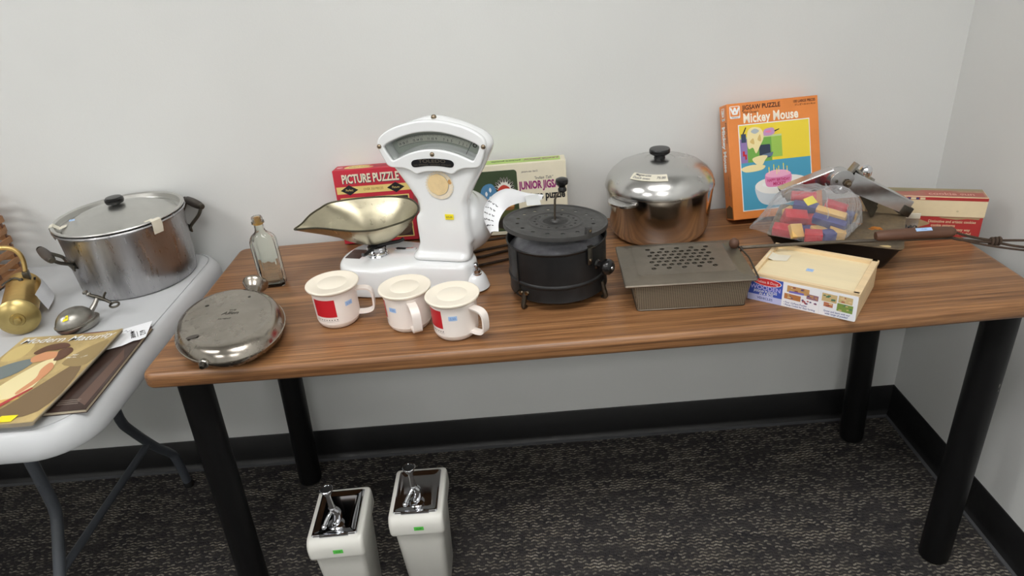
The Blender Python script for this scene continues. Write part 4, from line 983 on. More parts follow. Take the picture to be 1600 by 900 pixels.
# plain little table carrying the cake
PB([(.18, .26), (.28, .34), (.62, .38), (.90, .33), (.86, .25), (.60, .17), (.32, .18)], P('cloth_white', 236, 234, 228), .0010)
PB([(.18, .26), (.32, .18), (.60, .17), (.86, .25), (.84, .09), (.60, .03), (.34, .04), (.22, .11)], P('cloth_shadow', 206, 214, 220), .0009)
PB([(.30, .265), (.50, .225), (.72, .255), (.74, .285), (.52, .26), (.32, .30)], M_WHITE, .0013)
PB([(.34, .27), (.335, .40), (.42, .425), (.58, .425), (.70, .40), (.70, .29), (.60, .255), (.44, .245)], M_PINK, .0016); PB([(.335, .385), (.42, .36), (.58, .36), (.70, .385), (.64, .43), (.48, .445), (.38, .425)], P('icing_pink', 240, 176, 206), .0018)
for (a, b) in ((.39, .41), (.46, .435), (.53, .415), (.60, .44), (.65, .405), (.50, .39)): mb.poly([pf(a-.006, b), pf(a+.006, b), pf(a+.006, b+.05), pf(a-.006, b+.05)], CRM, F, .0022); PB([(a-.008, b+.055), (a, b+.08), (a+.008, b+.055)], M_YEL, .0024, 3)
c1 = pf(.52, .325); c2 = pf(.53, .28)
mb.text('HAPPY BIRTHDAY', .0095, P('cake_lettering', 196, 52, 110), c1[0], c1[1], F, .0022, sx=.72, bold=.03); mb.text('MICKEY', .0105, P('cake_lettering', 196, 52, 110), c2[0], c2[1], F, .0022, sx=.85, bold=.03)
SIDE = RZ(-PI/2) @ FRONT
S = T_(-.0004, 0, 0) @ SIDE @ T_(-d/2, 0, 0)
logo(S @ T_(0, .92*h, .0002) @ Matrix.Diagonal((.8, 1, 1, 1)))
mb.text('Mickey Mouse', .026, M_WHITE, -.004, .62*h, S, .0004, sx=.72, bold=.05, rot=-PI/2); mb.text('JIGSAW PUZZLE', .008, P('dark_brown_ink', 62, 30, 22), .014, .76*h, S, .0004, sx=.85, bold=.02, rot=-PI/2)
mb.text('100 LARGE PIECES', .006, M_INK, .010, .3*h, S, .0004, rot=-PI/2)
mb.poly([(-.02, .004), (.022, .004), (.022, .03), (.004, .036), (-.018, .028)], P('worn_corner', 110, 84, 56), S, .0004)
mb.obj('box', root)

# ------------------------------------------------------------------ black round popper
pop = thing('corn_popper', 'round black tin corn popper with a crank handle on its perforated lid', 'popper', (.8093, .203, TOP))
R = .1015
body = MB().lathe([(0, .020), (R-.012, .016), (R-.004, .018), (R-.0005, .022), (R-.0015, .026), (R-.0015, .050), (R+.0005, .0525), (R+.001, .0545), (R+.0005, .0565), (R-.0015, .059), (R-.0015, .122), (R+.0005, .1245), (R+.0012, .127), (R, .129), (R-.002, .128), (R-.003, .120), (R-.004, .03), (0, .026)], M_BLKTIN, 96)
for a in (3.75,):
    body.box((R-.0005, 0, .09), (.0035, .004, .070), M_BLKTIN, RZ(a), .001)
    body.box((R-.0005, 0, .037), (.0035, .004, .026), M_BLKTIN, RZ(a), .001)
bd = body.obj('body', pop)
MB().lathe([(0, .126), (.045, .125), (.075, .121), (.0975, .108)], M_MICA, 48).obj('inner_pan', pop)
for a in (math.radians(223), math.radians(-32), math.radians(95)):
    X = RZ(a)
    MB().tube([(R-.002, 0, .040), (R+.001, 0, .024), (R+.005, 0, .010), (R+.004, 0, .0050), (R-.004, 0, .0036)], [.0055, .0055, .005, .0045, .003], M_DARKP, 10, xf=X, smooth=4).obj('leg', pop)
for (a, z) in ((220, .036), (229, .040)):
    MB().lathe([(0, .006), (.0045, .005), (.0052, .002), (.003, .0015), (.003, -.004), (0, -.004)], M_SCREWH, 14, RZ(math.radians(a)) @ T_(R+.001, 0, z) @ RY(PI/2)).obj('bolt', bd)
MB().tube([(R-.001, 0, .041), (R+.018, .004, .0395)], .0016, M_SCREWH, 8, xf=RZ(math.radians(217))).obj('bolt_shank', bd)
KX = RZ(math.radians(-43)) @ T_(R, 0, .086) @ RY(PI/2)
kb = MB().lathe([(0, -.002), (.009, -.002), (.010, .0), (.007, .003), (.0065, .010), (.0105, .013), (.0150, .018), (.0162, .024), (.0148, .030), (.0105, .034), (0, .0355)], M_BAKE, 32, KX).obj('side_knob', pop)
MB().lathe([(0, .0358), (.003, .0362), (.0035, .035), (0, .034)], M_CHROME, 12, KX).obj('knob_screw', kb)
CXc = RZ(math.radians(-56)) @ T_(R+.001, 0, 0)
cb = MB().box((.0015, 0, .113), (.003, .011, .036), M_DARKP, CXc, .001); cb.box((.006, 0, .134), (.012, .012, .0025), M_DARKP, CXc, .0008); cb.lathe([(0, .003), (.003, .002), (.0035, 0), (0, 0)], M_SCREWH, 12, CXc @ T_(.003, 0, .105) @ RY(PI/2))
cb.obj('lid_clip', bd)
LX = T_(0, 0, .1555) @ RY(.066) @ RX(-.055)
RL = .1045
holes = []
for i in range(16): a = 2*PI*(i+.3)/16; holes.append([(.077*math.cos(a)+.0042*math.cos(2*PI*j/12), .077*math.sin(a)+.0036*math.sin(2*PI*j/12)) for j in range(12)])
for i in range(16): a = 2*PI*i/16; holes.append([(.0415*math.cos(a)+.0030*math.cos(2*PI*j/10), .0415*math.sin(a)+.0026*math.sin(2*PI*j/10)) for j in range(10)])
ld = MB().plate([circle(RL-.004, 96)]+holes, M_BLKLID, .0012, 0, LX)
ld.lathe([(RL-.0045, .0006), (RL-.001, .003), (RL+.0005, .003), (RL+.001, .0015), (RL+.0005, -.006), (RL-.0005, -.006), (RL-.001, .0), (RL-.0045, -.0006)], M_BLKLID, 96, LX)
for rr_, h_ in ((.0545, .0016), (.030, .0013)): ld.lathe([(rr_-.005, .0004), (rr_-.002, .0006+h_), (rr_+.001, .0006+h_), (rr_+.003, .0004)], M_BLKLID, 64, LX)
ld.lathe([(0, .004), (.008, .0035), (.010, .0006), (.028, .0006)], M_BLKLID, 32, LX)
lidp = ld.obj('lid', pop, 50)
tb = MB().box((RL-.004, 0, .006), (.010, .012, .020), M_BLKLID, LX @ RZ(math.radians(-56)), .002); tb.lathe([(0, .002), (.0028, .0015), (.003, 0), (0, 0)], M_SCREWH, 12, LX @ RZ(math.radians(-56)) @ T_(RL+.001, 0, .009) @ RY(PI/2)); tb.obj('latch_tab', lidp)
cr = MB().tube([(.0, .0, .14), (.0, .002, .172), (.002, .004, .200), (.004, .005, .205), (.013, .008, .216), (.017, .009, .221), (.018, .009, .232)], .0023, M_WIRE, 10).obj('crank', pop)
MB().lathe([(0, 0), (.0065, 0), (.0085, .002), (.0085, .006), (.0065, .010), (.0072, .013), (.0118, .016), (.0128, .021), (.0118, .026), (.006, .0285), (0, .0285)], M_BAKE, 28, T_(.018, .009, .214)).obj('crank_knob', cr)

# curled paper taped to its lid
ins = [(.789, .3145, .902), (.757, .305, .905), (.722, .272, .9105), (.7065, .2365, .9115), (.696, .2125, .901), (.694, .198, .886)]
out_ = [(.797, .326, .909), (.763, .326, .915), (.714, .316, .934), (.675, .288, .922), (.664, .253, .897), (.677, .217, .872)]
A, _ = catmull([Vector(p) for p in ins], 5); B, _ = catmull([Vector(p) for p in out_], 5)
def shf(u, v, A=A, B=B):
    i = u*(len(A)-1); k = min(int(i), len(A)-2); f = i-k; a = A[k].lerp(A[k+1], f); b = B[k].lerp(B[k+1], f)
    p = a.lerp(b, v); p.z += .010*math.sin(PI*v)*(0.35+.65*math.sin(PI*min(1, u*1.2))); p.x -= .006*math.sin(PI*v)*u
    return p
mb = MB().grid(lambda u, v: tuple(shf(u, v)), 40, 12, M_PAPER)
rs = random.Random(3)
for r_ in range(5):
    for c_ in range(4):
        u0 = .60+.07*r_; v0 = .22+.17*c_; pts = [shf(u0+.022*rs.random(), v0+.10*j/3+.03*rs.random())+Vector((-.0006, -.0006, .0008)) for j in range(4)]
        mb.tube(pts, .0007, M_BLACK, 5)
pn = mb.obj('curled_note', None)
tag(pn, 'curled white handwritten paper taped to the black popper lid', 'paper')
tag(MB().grid(lambda u, v: (.752+.030*u+.004*v, .316-.034*v+.006*u, .9165-.0125*v-.003*u+.003*math.sin(PI*v)), 5, 6, M_CLTAPE).obj('tape_strip', pn), 'strip of clear tape')

# brown cord
cp = [(.620, .343), (.645, .351), (.701, .368), (.770, .392), (.800, .412), (.775, .428), (.701, .418), (.640, .394), (.612, .404), (.630, .428), (.702, .450), (.775, .470), (.800, .484), (.775, .497), (.703, .499), (.62, .482)]
tag(MB().tube([(x, y, TOP+.0034) for x, y in cp], .0032, M_CORD, 8, smooth=6).obj('power_cord', None), 'brown cord looped on the table between the white scale and the black popper', 'cord')

# ------------------------------------------------------------------ polished dutch oven
dov = thing('dutch_oven', 'shiny cast aluminium pot with a domed lid and black knob behind the tin popper', 'pot', (1.074, .464, TOP))
R = .1255; hr = .1215
MB().lathe([(0, .0), (.088, .0), (.100, .002), (.110, .010), (.1155, .025), (R-.004, .085), (R-.001, hr-.004), (R-.001, hr), (R-.005, hr), (R-.006, hr-.005), (.105, .012), (0, .008)], M_MAGNA, 96).obj('body', dov)
ld = MB().lathe([(R-.004, hr+.0004), (R+.001, hr+.001), (R+.0015, hr+.004), (R-.0005, hr+.012), (R-.005, hr+.024), (R-.014, hr+.036), (R-.030, hr+.049), (R-.052, hr+.0575), (R-.082, hr+.0635), (.034, hr+.0650), (.033, hr+.0640), (0, hr+.0640)], M_MAGNALID, 96).obj('lid', dov)
MB().lathe([(0, hr+.0635), (.0135, hr+.0635), (.0125, hr+.067), (.0125, hr+.070), (.019, hr+.0725), (.0235, hr+.0765), (.0240, hr+.080), (.0240, hr+.0835), (.0225, hr+.0860), (0, hr+.0868)], M_BAKE, 40).obj('knob', ld)
for a in (218, 38):
    a = math.radians(a); mb = MB(); n = 26; v = []
    secs = []
    for i in range(n+1):
        t = -.30+.60*i/n; rr_ = R+.001; k = (1-abs(t/.30)**3); e = .004+.021*k; z1 = hr-.006; rib = .0006*(i % 2)
        v += [(math.cos(a+t)*rr_*.985, math.sin(a+t)*rr_*.985, z1-.008), (math.cos(a+t)*(rr_+e), math.sin(a+t)*(rr_+e), z1-.005-.002*k), (math.cos(a+t)*(rr_+e), math.sin(a+t)*(rr_+e), z1-.0005+rib-.002*k), (math.cos(a+t)*rr_*.985, math.sin(a+t)*rr_*.985, z1+.002+rib)]
    f = []
    for i in range(n):
        for j in range(4): f.append((i*4+j, (i+1)*4+j, (i+1)*4+(j+1) % 4, i*4+(j+1) % 4))
    f += [(0, 1, 2, 3), tuple(n*4+j for j in (3, 2, 1, 0))]
    mb.add(v, f, M_MAGNALID); mb.obj('lug_handle', dov, 25)
def domew(p):   # wrap a drawing on the front left of the dome
    a = -2.02+p.x/.095; r_ = .0975-p.y*.85; t = min(1, max(0, (r_-.0725)/(.0955-.0725)))
    z = hr+.0525-.0065*t**1.15-.0035*max(0, t-1+.0)*0; 
    z = hr+.0580-.0085*t if r_ < .0955 else hr+.0495-(r_-.0955)*.75
    return Vector((r_*math.cos(a), r_*math.sin(a), z+p.z))
mb = MB()
mb.grid(lambda u, v: tuple(domew(Vector((-.040+.080*u, -.010+.020*v, .0012)))), 24, 6, M_TAPE)
mb.text('Magna-Lite', .0085, M_INK, -.014, .0035, off=.0019, shear=.2, wrap=domew, bold=.01); mb.text('Dutch oven', .0080, M_INK, -.016, -.0048, off=.0019, shear=.2, wrap=domew, bold=.01); mb.text('75.00', .0085, M_INK, .026, -.002, off=.0019, shear=.2, wrap=domew, bold=.01)
tag(mb.obj('price_label', ld), 'cream handwritten tape label')

# ------------------------------------------------------------------ long-handled rectangular popper
rp = thing('hearth_popper', 'rectangular wire-mesh corn popper with a perforated tin lid and long wire handle', 'popper', (1.0604, .1543, TOP), (0, 0, -.0534))
bw, bdp, lw, ldp, hz = .2068, .1528, .2456, .1828, .0625
bot = rrect(-bw/2, -bdp/2, bw/2, bdp/2, .006, 3); topl = rrect(-bw/2-.009, -bdp/2-.010, bw/2+.009, bdp/2+.010, .006, 3)
MB().loops([lvl(bot, .0015), lvl(topl, hz)], M_SCREEN, cap1=False).obj('mesh_basket', rp, 30)
fr = MB()
fr.tube([(p[0], p[1], hz-.001) for p in topl], .0022, M_WIRE, 8, True); fr.tube([(p[0], p[1], .0022) for p in bot], .0016, M_WIRE, 8, True)
fr.obj('wire_frame', rp)
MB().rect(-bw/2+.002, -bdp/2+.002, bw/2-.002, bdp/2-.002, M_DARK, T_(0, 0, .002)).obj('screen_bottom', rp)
ll = rrect(-lw/2-.005, -ldp/2, lw/2-.005, ldp/2, .004, 3)
il = rrect(-lw/2+.026, -ldp/2+.026, lw/2-.036, ldp/2-.022, .010, 4)
def ins_rr(d): return rrect(-lw/2-.005+d, -ldp/2+d, lw/2-.005-d, ldp/2-d, .004, 4)
il = rrect(-lw/2+.024, -ldp/2+.026, lw/2-.036, ldp/2-.024, .008, 4)
ld = MB().loops([lvl(ins_rr(-.000), hz-.002), lvl(ins_rr(-.0015), hz+.0005), lvl(ins_rr(0), hz+.003), lvl(ins_rr(.004), hz+.0042), lvl(rrect(-lw/2+.016, -ldp/2+.018, lw/2-.028, ldp/2-.016, .008, 4), hz+.0048), lvl(il, hz+.0095)], M_TINLID, cap0=False, cap1=False)
holes = []
hx0, hx1, hy0, hy1 = -.066, .052, -.038, .050
for r_ in range(7):
    n = 9 if r_ % 2 == 0 else 8
    for c_ in range(n):
        cx = hx0+(hx1-hx0)*(c_+(0 if n == 9 else .5))/8; cy = hy0+(hy1-hy0)*r_/6
        if r_ in (0, 6) and c_ % 2: continue
        holes.append([(cx+.0053*math.cos(2*PI*j/14), cy+.0050*math.sin(2*PI*j/14)) for j in range(12)])
        for q in (0, PI/2): ld.box((0, 0, 0), (.0104, .0008, .0006), M_TINLID, T_(cx, cy, hz+.0088) @ RZ(q+.3))
ld.plate([il]+holes, M_TINLID, .0007, 0, T_(0, 0, hz+.0095))
lidr = ld.obj('lid', rp, 30)
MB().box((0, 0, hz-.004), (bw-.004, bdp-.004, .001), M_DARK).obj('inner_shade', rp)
MB().tube([(lw/2-.006, ldp/2-.015, hz+.005), (lw/2+.004, .0, hz+.004), (lw/2-.001, -ldp/2+.006, hz+.002), (lw/2-.014, -ldp/2+.001, hz-.0005)], .0018, M_WIRE, 8).obj('latch_wire', rp)
MB().lathe([(0, -.002), (.006, 0), (.0095, .005), (.0105, .010), (.0090, .016), (.005, .0195), (0, .0205)], M_GRIP, 28, T_(lw/2-.014, ldp/2-.043, hz+.0045)).obj('lid_knob', lidr)
inv = (T_(1.0604, .1543, TOP) @ RZ(-.0534)).inverted()
L = lambda pts: [inv @ Vector(p) for p in pts]
for off in (-.0032, .0032):
    MB().tube(L([(1.170, .185+off*4, .803), (1.190, .200+off*1.5, .803), (1.20, .200+off, .8035), (1.32, .180+off, .810), (1.447, .1555+off, .8155), (1.52, .1535+off*.8, .8125), (1.588, .1475+off*.6, .812)]), .0023, M_WIRE, 8, smooth=4).obj('handle_wire', rp)
gp = MB().tube(L([(1.440, .1585, .8235), (1.446, .158, .8238), (1.48, .1555, .8248), (1.52, .153, .825), (1.57, .150, .8245), (1.584, .1495, .824), (1.590, .149, .8235)]), [.0088, .0108, .0116, .0118, .0112, .0102, .007], M_GRIP, 18).obj('wooden_grip', rp)
gx = inv @ (T_(1.527, .1475, .8348) @ RZ(-.04) @ RX(.45))
tag(MB().rect(-.0155, -.004, .0155, .004, M_SKYB, gx, .0006).text('15.00', .005, P('sticker_ink', 96, 130, 190), 0, 0, gx, .001).obj('price_sticker', gp), 'pale blue price sticker')
th = MB()
th.tube(L([(1.590, .149, .823), (1.612, .146, .815), (1.645, .142, .806), (1.672, .139, .802), (1.71, .131, .802), (1.76, .122, .800), (1.80, .112, .794), (1.806, .104, .790), (1.795, .100, .788), (1.74, .115, .789), (1.70, .126, .793), (1.672, .136, .798), (1.645, .138, .802), (1.60, .144, .808), (1.584, .148, .812)]), .0026, M_CORD, 8, smooth=5)
th.tube(L([(1.588, .147, .812), (1.62, .140, .803), (1.66, .128, .795), (1.71, .110, .790), (1.77, .088, .787)]), .0022, M_CORD, 8, smooth=5)
for dx in (-.007, 0, .007): th.ring(.0068, .0028, M_CORD, inv @ (T_(1.668+dx, .1385, .8005) @ RZ(-.15) @ RY(PI/2+.2)), 20, 8)
th.obj('hanging_cord', rp)

# ------------------------------------------------------------------ pale wooden puzzle crate
wb = thing('wooden_box', 'pale wooden jigsaw box with a printed label facing the table edge', 'puzzle box', (1.1741, .0996, TOP), (0, 0, -.6522))
w, d, h = .195, .1552, .0582
bx = MB()
t = .0085
bx.box((w/2, t/2+.0004, h/2-.002), (w, t, h-.004), M_PINE, bevel=.0008, seg=1); bx.box((w/2, d-t/2, h/2), (w, t, h), M_PINE, bevel=.0008, seg=1)
bx.box((t/2, d/2, h/2), (t, d-2*t, h), M_PINE, bevel=.0008, seg=1); bx.box((w-t/2, d/2, h/2-.006), (t, d-2*t, h-.012), M_PINE, bevel=.0008, seg=1)
bx.box((w/2, d/2, .003), (w-2*t, d-2*t, .005), M_PINETOP)
bx.box((w-t/2, d/2, h-.0035), (t*1.5, d, .007), M_PINE, bevel=.0008, seg=1); bx.box((w/2, t*.4, h-.0022), (w, t*.8, .0044), M_PINE, bevel=.0006, seg=1)
bx.obj('crate', wb)
lidw = MB().box((w/2-.003, d/2, h-.0095), (w-2*t-.002, d-2*t+.004, .004), M_PINETOP, bevel=.0005, seg=1).obj('sliding_lid', wb)
MB().grid(lambda u, v: (.004+.038*u, d*.50+.030*v+.012*u, h+.0008-.0072*min(1, u*2.6)), 8, 2, M_TAPE).obj('tape_strip', lidw)
tag(MB().rect(-.0065, -.006, .0065, .006, M_SKYB, T_(.092, .071, h-.0073), .0003).text('3.00', .005, P('sticker_ink', 96, 130, 190), .0, .001, T_(.092, .071, h-.0073), .0006).obj('price_sticker', lidw), 'pale blue price sticker')
F = T_(0, -.0002, 0) @ FRONT; hl = h-.006
lb = MB().plate([rrect(-.001, .0005, w+.0005, hl, .003)], P('label_white', 240, 240, 244, .3), .0006, 0, F)
M_ROYAL = P('label_royal_blue', 58, 84, 176, .3)
lb.rect(-.001, .0145, .064, hl, M_ROYAL, F, .0006); lb.rect(-.001, .0008, .064, .0145, P('label_lavender', 186, 190, 228, .3), F, .0006)
lb.disc(.034, hl-.0085, .0275, .0085, M_WHITE, F, .0008, 40); lb.disc(.034, hl-.0085, .0258, .0074, P('label_logo_red', 206, 44, 48, .3), F, .0010, 40)
lb.text('Melissa & Doug', .0078, M_WHITE, .034, hl-.0087, F, .0012, sx=.85); lb.text('WOODEN', .0125, P('label_lilac', 186, 180, 232, .3), .032, .0304, F, .0008, sx=.98, bold=.02)
lb.text('JIGSAW PUZZLES', .0068, M_WHITE, .0325, .0226, F, .0008, sx=.85, bold=.012); lb.text('IN A BOX', .0068, M_WHITE, .0345, .0170, F, .0008, sx=.9, bold=.012); lb.text('VEHICLES', .0070, M_NAVY, .0325, .0078, F, .0008, sx=1.0, bold=.015)
lb.rect(.1315, .002, .1318, hl-.002, P('fold_line', 206, 206, 212), F, .0007)
rs = random.Random(5)
def mini(x0, y0, x1, y1, cols, sk=.0):
    lb.poly([(x0, y0), (x1, y0-sk), (x1, y1-sk), (x0, y1)], P('mini_%d' % cols[0][0], *cols[0]), F, .0008)
    for i in range(9):
        c_ = cols[rs.randrange(len(cols))]; cx = rs.uniform(x0+.003, x1-.003); cy = rs.uniform(y0+.002, y1-.002)-sk*.5; a = rs.uniform(.0015, .004)
        lb.poly([(cx-a, cy-a*.5), (cx+a, cy-a*.4), (cx+a*.7, cy+a*.6), (cx-a*.8, cy+a*.5)], P('mini_%d' % c_[0], *c_), F, .0009+i*.00002)
mini(.072, .0335, .112, .047, [(196, 150, 96), (140, 70, 62), (90, 80, 120), (226, 196, 150)], .001); lb.rect(.076, .0325, .103, .0365, P('mini_tag', 120, 110, 190), F, .0012)
mini(.068, .0185, .098, .030, [(182, 118, 70), (206, 180, 130), (112, 130, 84), (90, 66, 60)], .001)
mini(.108, .027, .129, .0375, [(150, 106, 120), (112, 140, 90), (196, 90, 80), (90, 90, 110)], .001)
for i in range(14):
    cx = rs.uniform(.098, .126); cy = rs.uniform(.0155, .0225); lb.disc(cx, cy, .0022, .0016, P('piece_%d' % (i % 3), *[(150, 62, 72), (180, 96, 96), (96, 80, 120)][i % 3]), F, .0009+i*.00001, 7)
lb.text('• Four 12-Piece Puzzles\n• Pieces Coded for Easy Sorting', .0052, M_NAVY, .068, .0082, F, .0008, align='LEFT', sx=.86, bold=.012)
mini(.1345, .0305, .1605, .047, [(206, 196, 150), (110, 150, 176), (80, 120, 90), (190, 120, 90)], .001); mini(.163, .0335, .187, .0475, [(206, 160, 96), (176, 110, 80), (226, 206, 160)], .001)
mini(.139, .020, .155, .029, [(190, 120, 96), (226, 196, 160), (140, 90, 80)], .001); mini(.162, .016, .189, .032, [(126, 150, 70), (86, 120, 60), (206, 190, 110), (80, 90, 70)], .001)
lb.text('Grow and learn with our\nwide range of puzzles!', .0052, M_NAVY, .163, .0082, F, .0008, sx=.86, bold=.012)
lb.obj('label_sleeve', wb, smooth=False)

# ------------------------------------------------------------------ black pan with rusty top
PA = -.503
pn = thing('roasting_pan', 'black tapered metal pan with a rusty brown top under the bag of blocks', 'pan', (1.262, .259, TOP), (0, 0, PA))
PWd, PD, PH = .256, .186, .060
tl = lambda e: rrect(e, e, PWd-e, PD-e, .010, 4)
MB().loops([lvl(tl(.030), 0), lvl(tl(.0265), .004), lvl(tl(.003), PH-.004), lvl(tl(0), PH-.0035), lvl(tl(-.001), PH-.001)], M_PAN, cap1=False).obj('pan_body', pn, 50)
tp = MB().loops([lvl(tl(-.001), PH-.001), lvl(tl(-.0015), PH+.0005), lvl(tl(-.0005), PH+.0015), lvl(tl(.004), PH+.002), lvl(tl(.012), PH+.0008), lvl(tl(.05), PH+.0016)], M_RUSTTOP).obj('rusty_top', pn, 50)
mb = MB()
for (cx, cy, a, b) in ((.203, .095, .014, .008), (.196, .088, .007, .006), (.213, .090, .005, .004), (.17, .11, .008, .004), (.226, .004, .012, .005)):
    mb = MB().poly([(cx+a*math.cos(2*PI*i/14)*random.uniform(.7, 1.15), cy+b*math.sin(2*PI*i/14)*random.uniform(.7, 1.15)) for i in range(14)], M_RUSTSPOT if cx < .22 else M_TAN, T_(0, 0, PH+.0019 if cx < .22 else PH+.0024)); tag(mb.obj('rust_spot', tp), 'orange rust spot' if cx < .22 else 'tan scrap stuck to the corner')
for (cx, cy) in ((.128, .086), (.131, .077)): MB().disc(cx, cy, .0035, .0014, M_DARK, T_(0, 0, PH+.0022)).obj('small_hole', tp)

# ------------------------------------------------------------------ cookie gun carton
ck = thing('cookie_gun_box', 'long faded red and tan carton at the right end of the brown table', 'carton', (1.737, .2808, TOP), (0, 0, -.3353))
Wc, Dc, H1, H2 = .232, .052, .046, .0925
cb = MB().box((-Wc/2, Dc/2, H1/2), (Wc, Dc, H1), M_COOKRED, bevel=.0008, seg=1)
F = T_(0, -.0004, 0) @ FRONT
cb.text('Distinctive and artistic cookies', .0090, M_COOKTAN, -.012, .0355, F, .0003, align='RIGHT', sx=.82, bold=.01); cb.text('cookie patterns', .0090, M_COOKTAN, -.050, .0265, F, .0003, align='RIGHT', sx=.82, bold=.01)
cb.text('does the easy way', .0090, M_COOKTAN, -.020, .0172, F, .0003, align='RIGHT', sx=.82, bold=.01); cb.text('tips included', .0090, M_COOKTAN, -.017, .0080, F, .0003, align='RIGHT', sx=.82, bold=.01)
cb.poly(smooth2([(-.150, .020), (-.130, .018), (-.112, .024), (-.100, .030), (-.112, .036), (-.130, .041), (-.150, .040)], 3), M_KRAFT, F, .0005); cb.poly([(-.085, .0445), (-.05, .0405), (-.03, .0435), (-.008, .042), (-.006, .0459), (-.08, .0459)], M_KRAFT, F, .0004)
cb.obj('carton_base', ck)
H0 = .0468
cl = MB().box((-Wc/2, Dc/2, (H0+H2)/2), (Wc+.003, Dc+.003, H2-H0), M_COOKTAN, bevel=.0008, seg=1)
F2 = T_(0, -.0019, 0) @ FRONT
cl.rect(-Wc-.0013, H2-.0075, .0013, H2-.0006, M_COOKRED, F2, .0002); cl.rect(-Wc*.98, H2-.0068, -.13, H2-.0022, P('lid_navy', 70, 76, 120), F2, .0004)
for k in range(5): cl.rect(-.20+.018*k, H2-.0066, -.19+.018*k, H2-.002, M_COOKTAN, F2, .0005)
cl.disc(-.052, H0+.014, .0025, .002, P('lid_spot', 206, 190, 150), F2, .0003)
TT_ = T_(0, 0, H2+.0003); cl.rect(-Wc, .001, 0, Dc, M_COOKTOP, TT_, 0); cl.rect(-Wc*.5, .004, -.004, Dc*.55, P('faded_red', 170, 92, 80), TT_, .0002); cl.text('cookie gun', .020, P('faded_pink', 214, 160, 146), -.066, .017, TT_, .0004, sx=1.0, bold=.02)
cl.poly(smooth2([(-.2, .03), (-.15, .028), (-.12, .038), (-.15, .046), (-.19, .045)], 3), P('faded_olive', 140, 130, 96), TT_, .0003); cl.rect(-Wc, Dc*.75, 0, Dc*.98, P('faded_khaki', 150, 140, 108), TT_, .0002)
cl.obj('carton_lid', ck)

# small clear bag with black screws hung on the carton
sbg = thing('screw_bag', 'tiny clear bag of black screws in front of the red carton', 'bag', (1.600, .3190, TOP+.0005), (.10, 0, -.3353))
MB().grid(lambda u, v: (-.018+.036*u, -.004*math.sin(PI*u)*math.sin(PI*min(1, v*1.4)), .058*v), 10, 10, M_FILM).grid(lambda u, v: (.018-.036*u, .0025, .058*v), 4, 4, M_FILM).obj('film', sbg)
MB().box((0, -.0008, .052), (.037, .0025, .013), M_TAPE, bevel=.0008).obj('tape_fold', sbg)
for i in range(7):
    MB().ring(.0034, .0013, M_BLACK, T_(-.012+.004*i, -.001, .020+.007*math.sin(i*2.2)) @ RX(1.2) @ RY(.5*i), 14, 6).obj('screw', sbg)

# ------------------------------------------------------------------ bag of wooden blocks
M_BRED = mat('painted_red_wood', lin(196, 40, 56), .4, vary=.08, vscale=30); M_BBLUE = mat('painted_blue_wood', lin(58, 62, 130), .4, vary=.1, vscale=30); M_BNAT = mat('natural_block_wood', lin(226, 182, 106), .45, vary=.08, vscale=14, stretch=(1, 5, 5))
G = 'wooden toy blocks in the clear bag'
def block(label, m, size, loc, rot):
    o = MB().box((0, 0, 0), size, m, bevel=.0015).obj('toy_block', None)
    o.location = loc; o.rotation_euler = rot; return tag(o, label, 'toy block', G)
def dowel(label, m, r, L_, loc, rot):
    o = MB().tube([(-L_/2, 0, 0), (-L_/2+.001, 0, 0), (L_/2-.001, 0, 0), (L_/2, 0, 0)], [r-.001, r, r, r-.001], m, 20).obj('toy_block', None)
    o.location = loc; o.rotation_euler = rot; return tag(o, label, 'toy block', G)
z0 = TOP+.064
dowel('red round wooden block highest at the back of the clear bag', M_BRED, .011, .05, (1.353, .310, z0+.057), (0, 0, -.35))
block('blue wooden block behind the yellow sticker in the clear bag', M_BBLUE, (.05, .022, .022), (1.352, .292, z0+.037), (.2, .1, -.45))
block('short natural wood block at the back left of the clear bag', M_BNAT, (.024, .020, .026), (1.325, .306, z0+.020), (.1, -.2, .4))
block('red square wooden block on the left of the clear bag, set on edge', M_BRED, (.046, .024, .040), (1.317, .262, z0+.026), (.5, .12, -.15))
block('blue wooden strip block under the red square one in the clear bag', M_BBLUE, (.042, .020, .016), (1.326, .240, z0+.009), (.1, 0, -.2))
block('natural square wood block at the front left of the clear bag', M_BNAT, (.026, .012, .030), (1.306, .218, z0+.018), (-.75, .1, .15))
block('long red wooden block at the front left corner of the clear bag', M_BRED, (.052, .024, .020), (1.294, .241, z0+.011), (.25, .05, -.55))
block('red wooden block at the front middle of the clear bag', M_BRED, (.034, .024, .020), (1.336, .203, z0+.011), (.15, 0, -.35))
block('red wooden block under the yellow sticker of the clear bag', M_BRED, (.040, .022, .022), (1.352, .258, z0+.022), (.15, -.1, -.5))
block('long natural wood block lying diagonally on the right of the clear bag', M_BNAT, (.060, .014, .018), (1.382, .235, z0+.043), (.5, .12, -.72))
block('long blue wooden block below the diagonal natural one in the clear bag', M_BBLUE, (.068, .016, .020), (1.377, .226, z0+.028), (.4, .12, -.72))
block('big red wooden block at the top right of the clear bag', M_BRED, (.044, .024, .022), (1.402, .260, z0+.044), (.1, .2, -.6))
block('small blue wooden block at the right end of the clear bag', M_BBLUE, (.026, .020, .020), (1.420, .243, z0+.030), (.2, .1, -.7))
block('small natural wood block at the right end of the clear bag', M_BNAT, (.030, .014, .018), (1.428, .252, z0+.026), (.1, .1, -.7))
block('notched natural wood block low in the middle of the clear bag', M_BNAT, (.030, .022, .018), (1.356, .226, z0+.010), (.1, .2, .3))
block('natural wood block low at the front right of the clear bag', M_BNAT, (.030, .022, .020), (1.386, .206, z0+.011), (.2, .1, -.3))
block('blue wooden block at the front right of the clear bag', M_BBLUE, (.026, .022, .020), (1.364, .199, z0+.011), (.1, 0, .1))

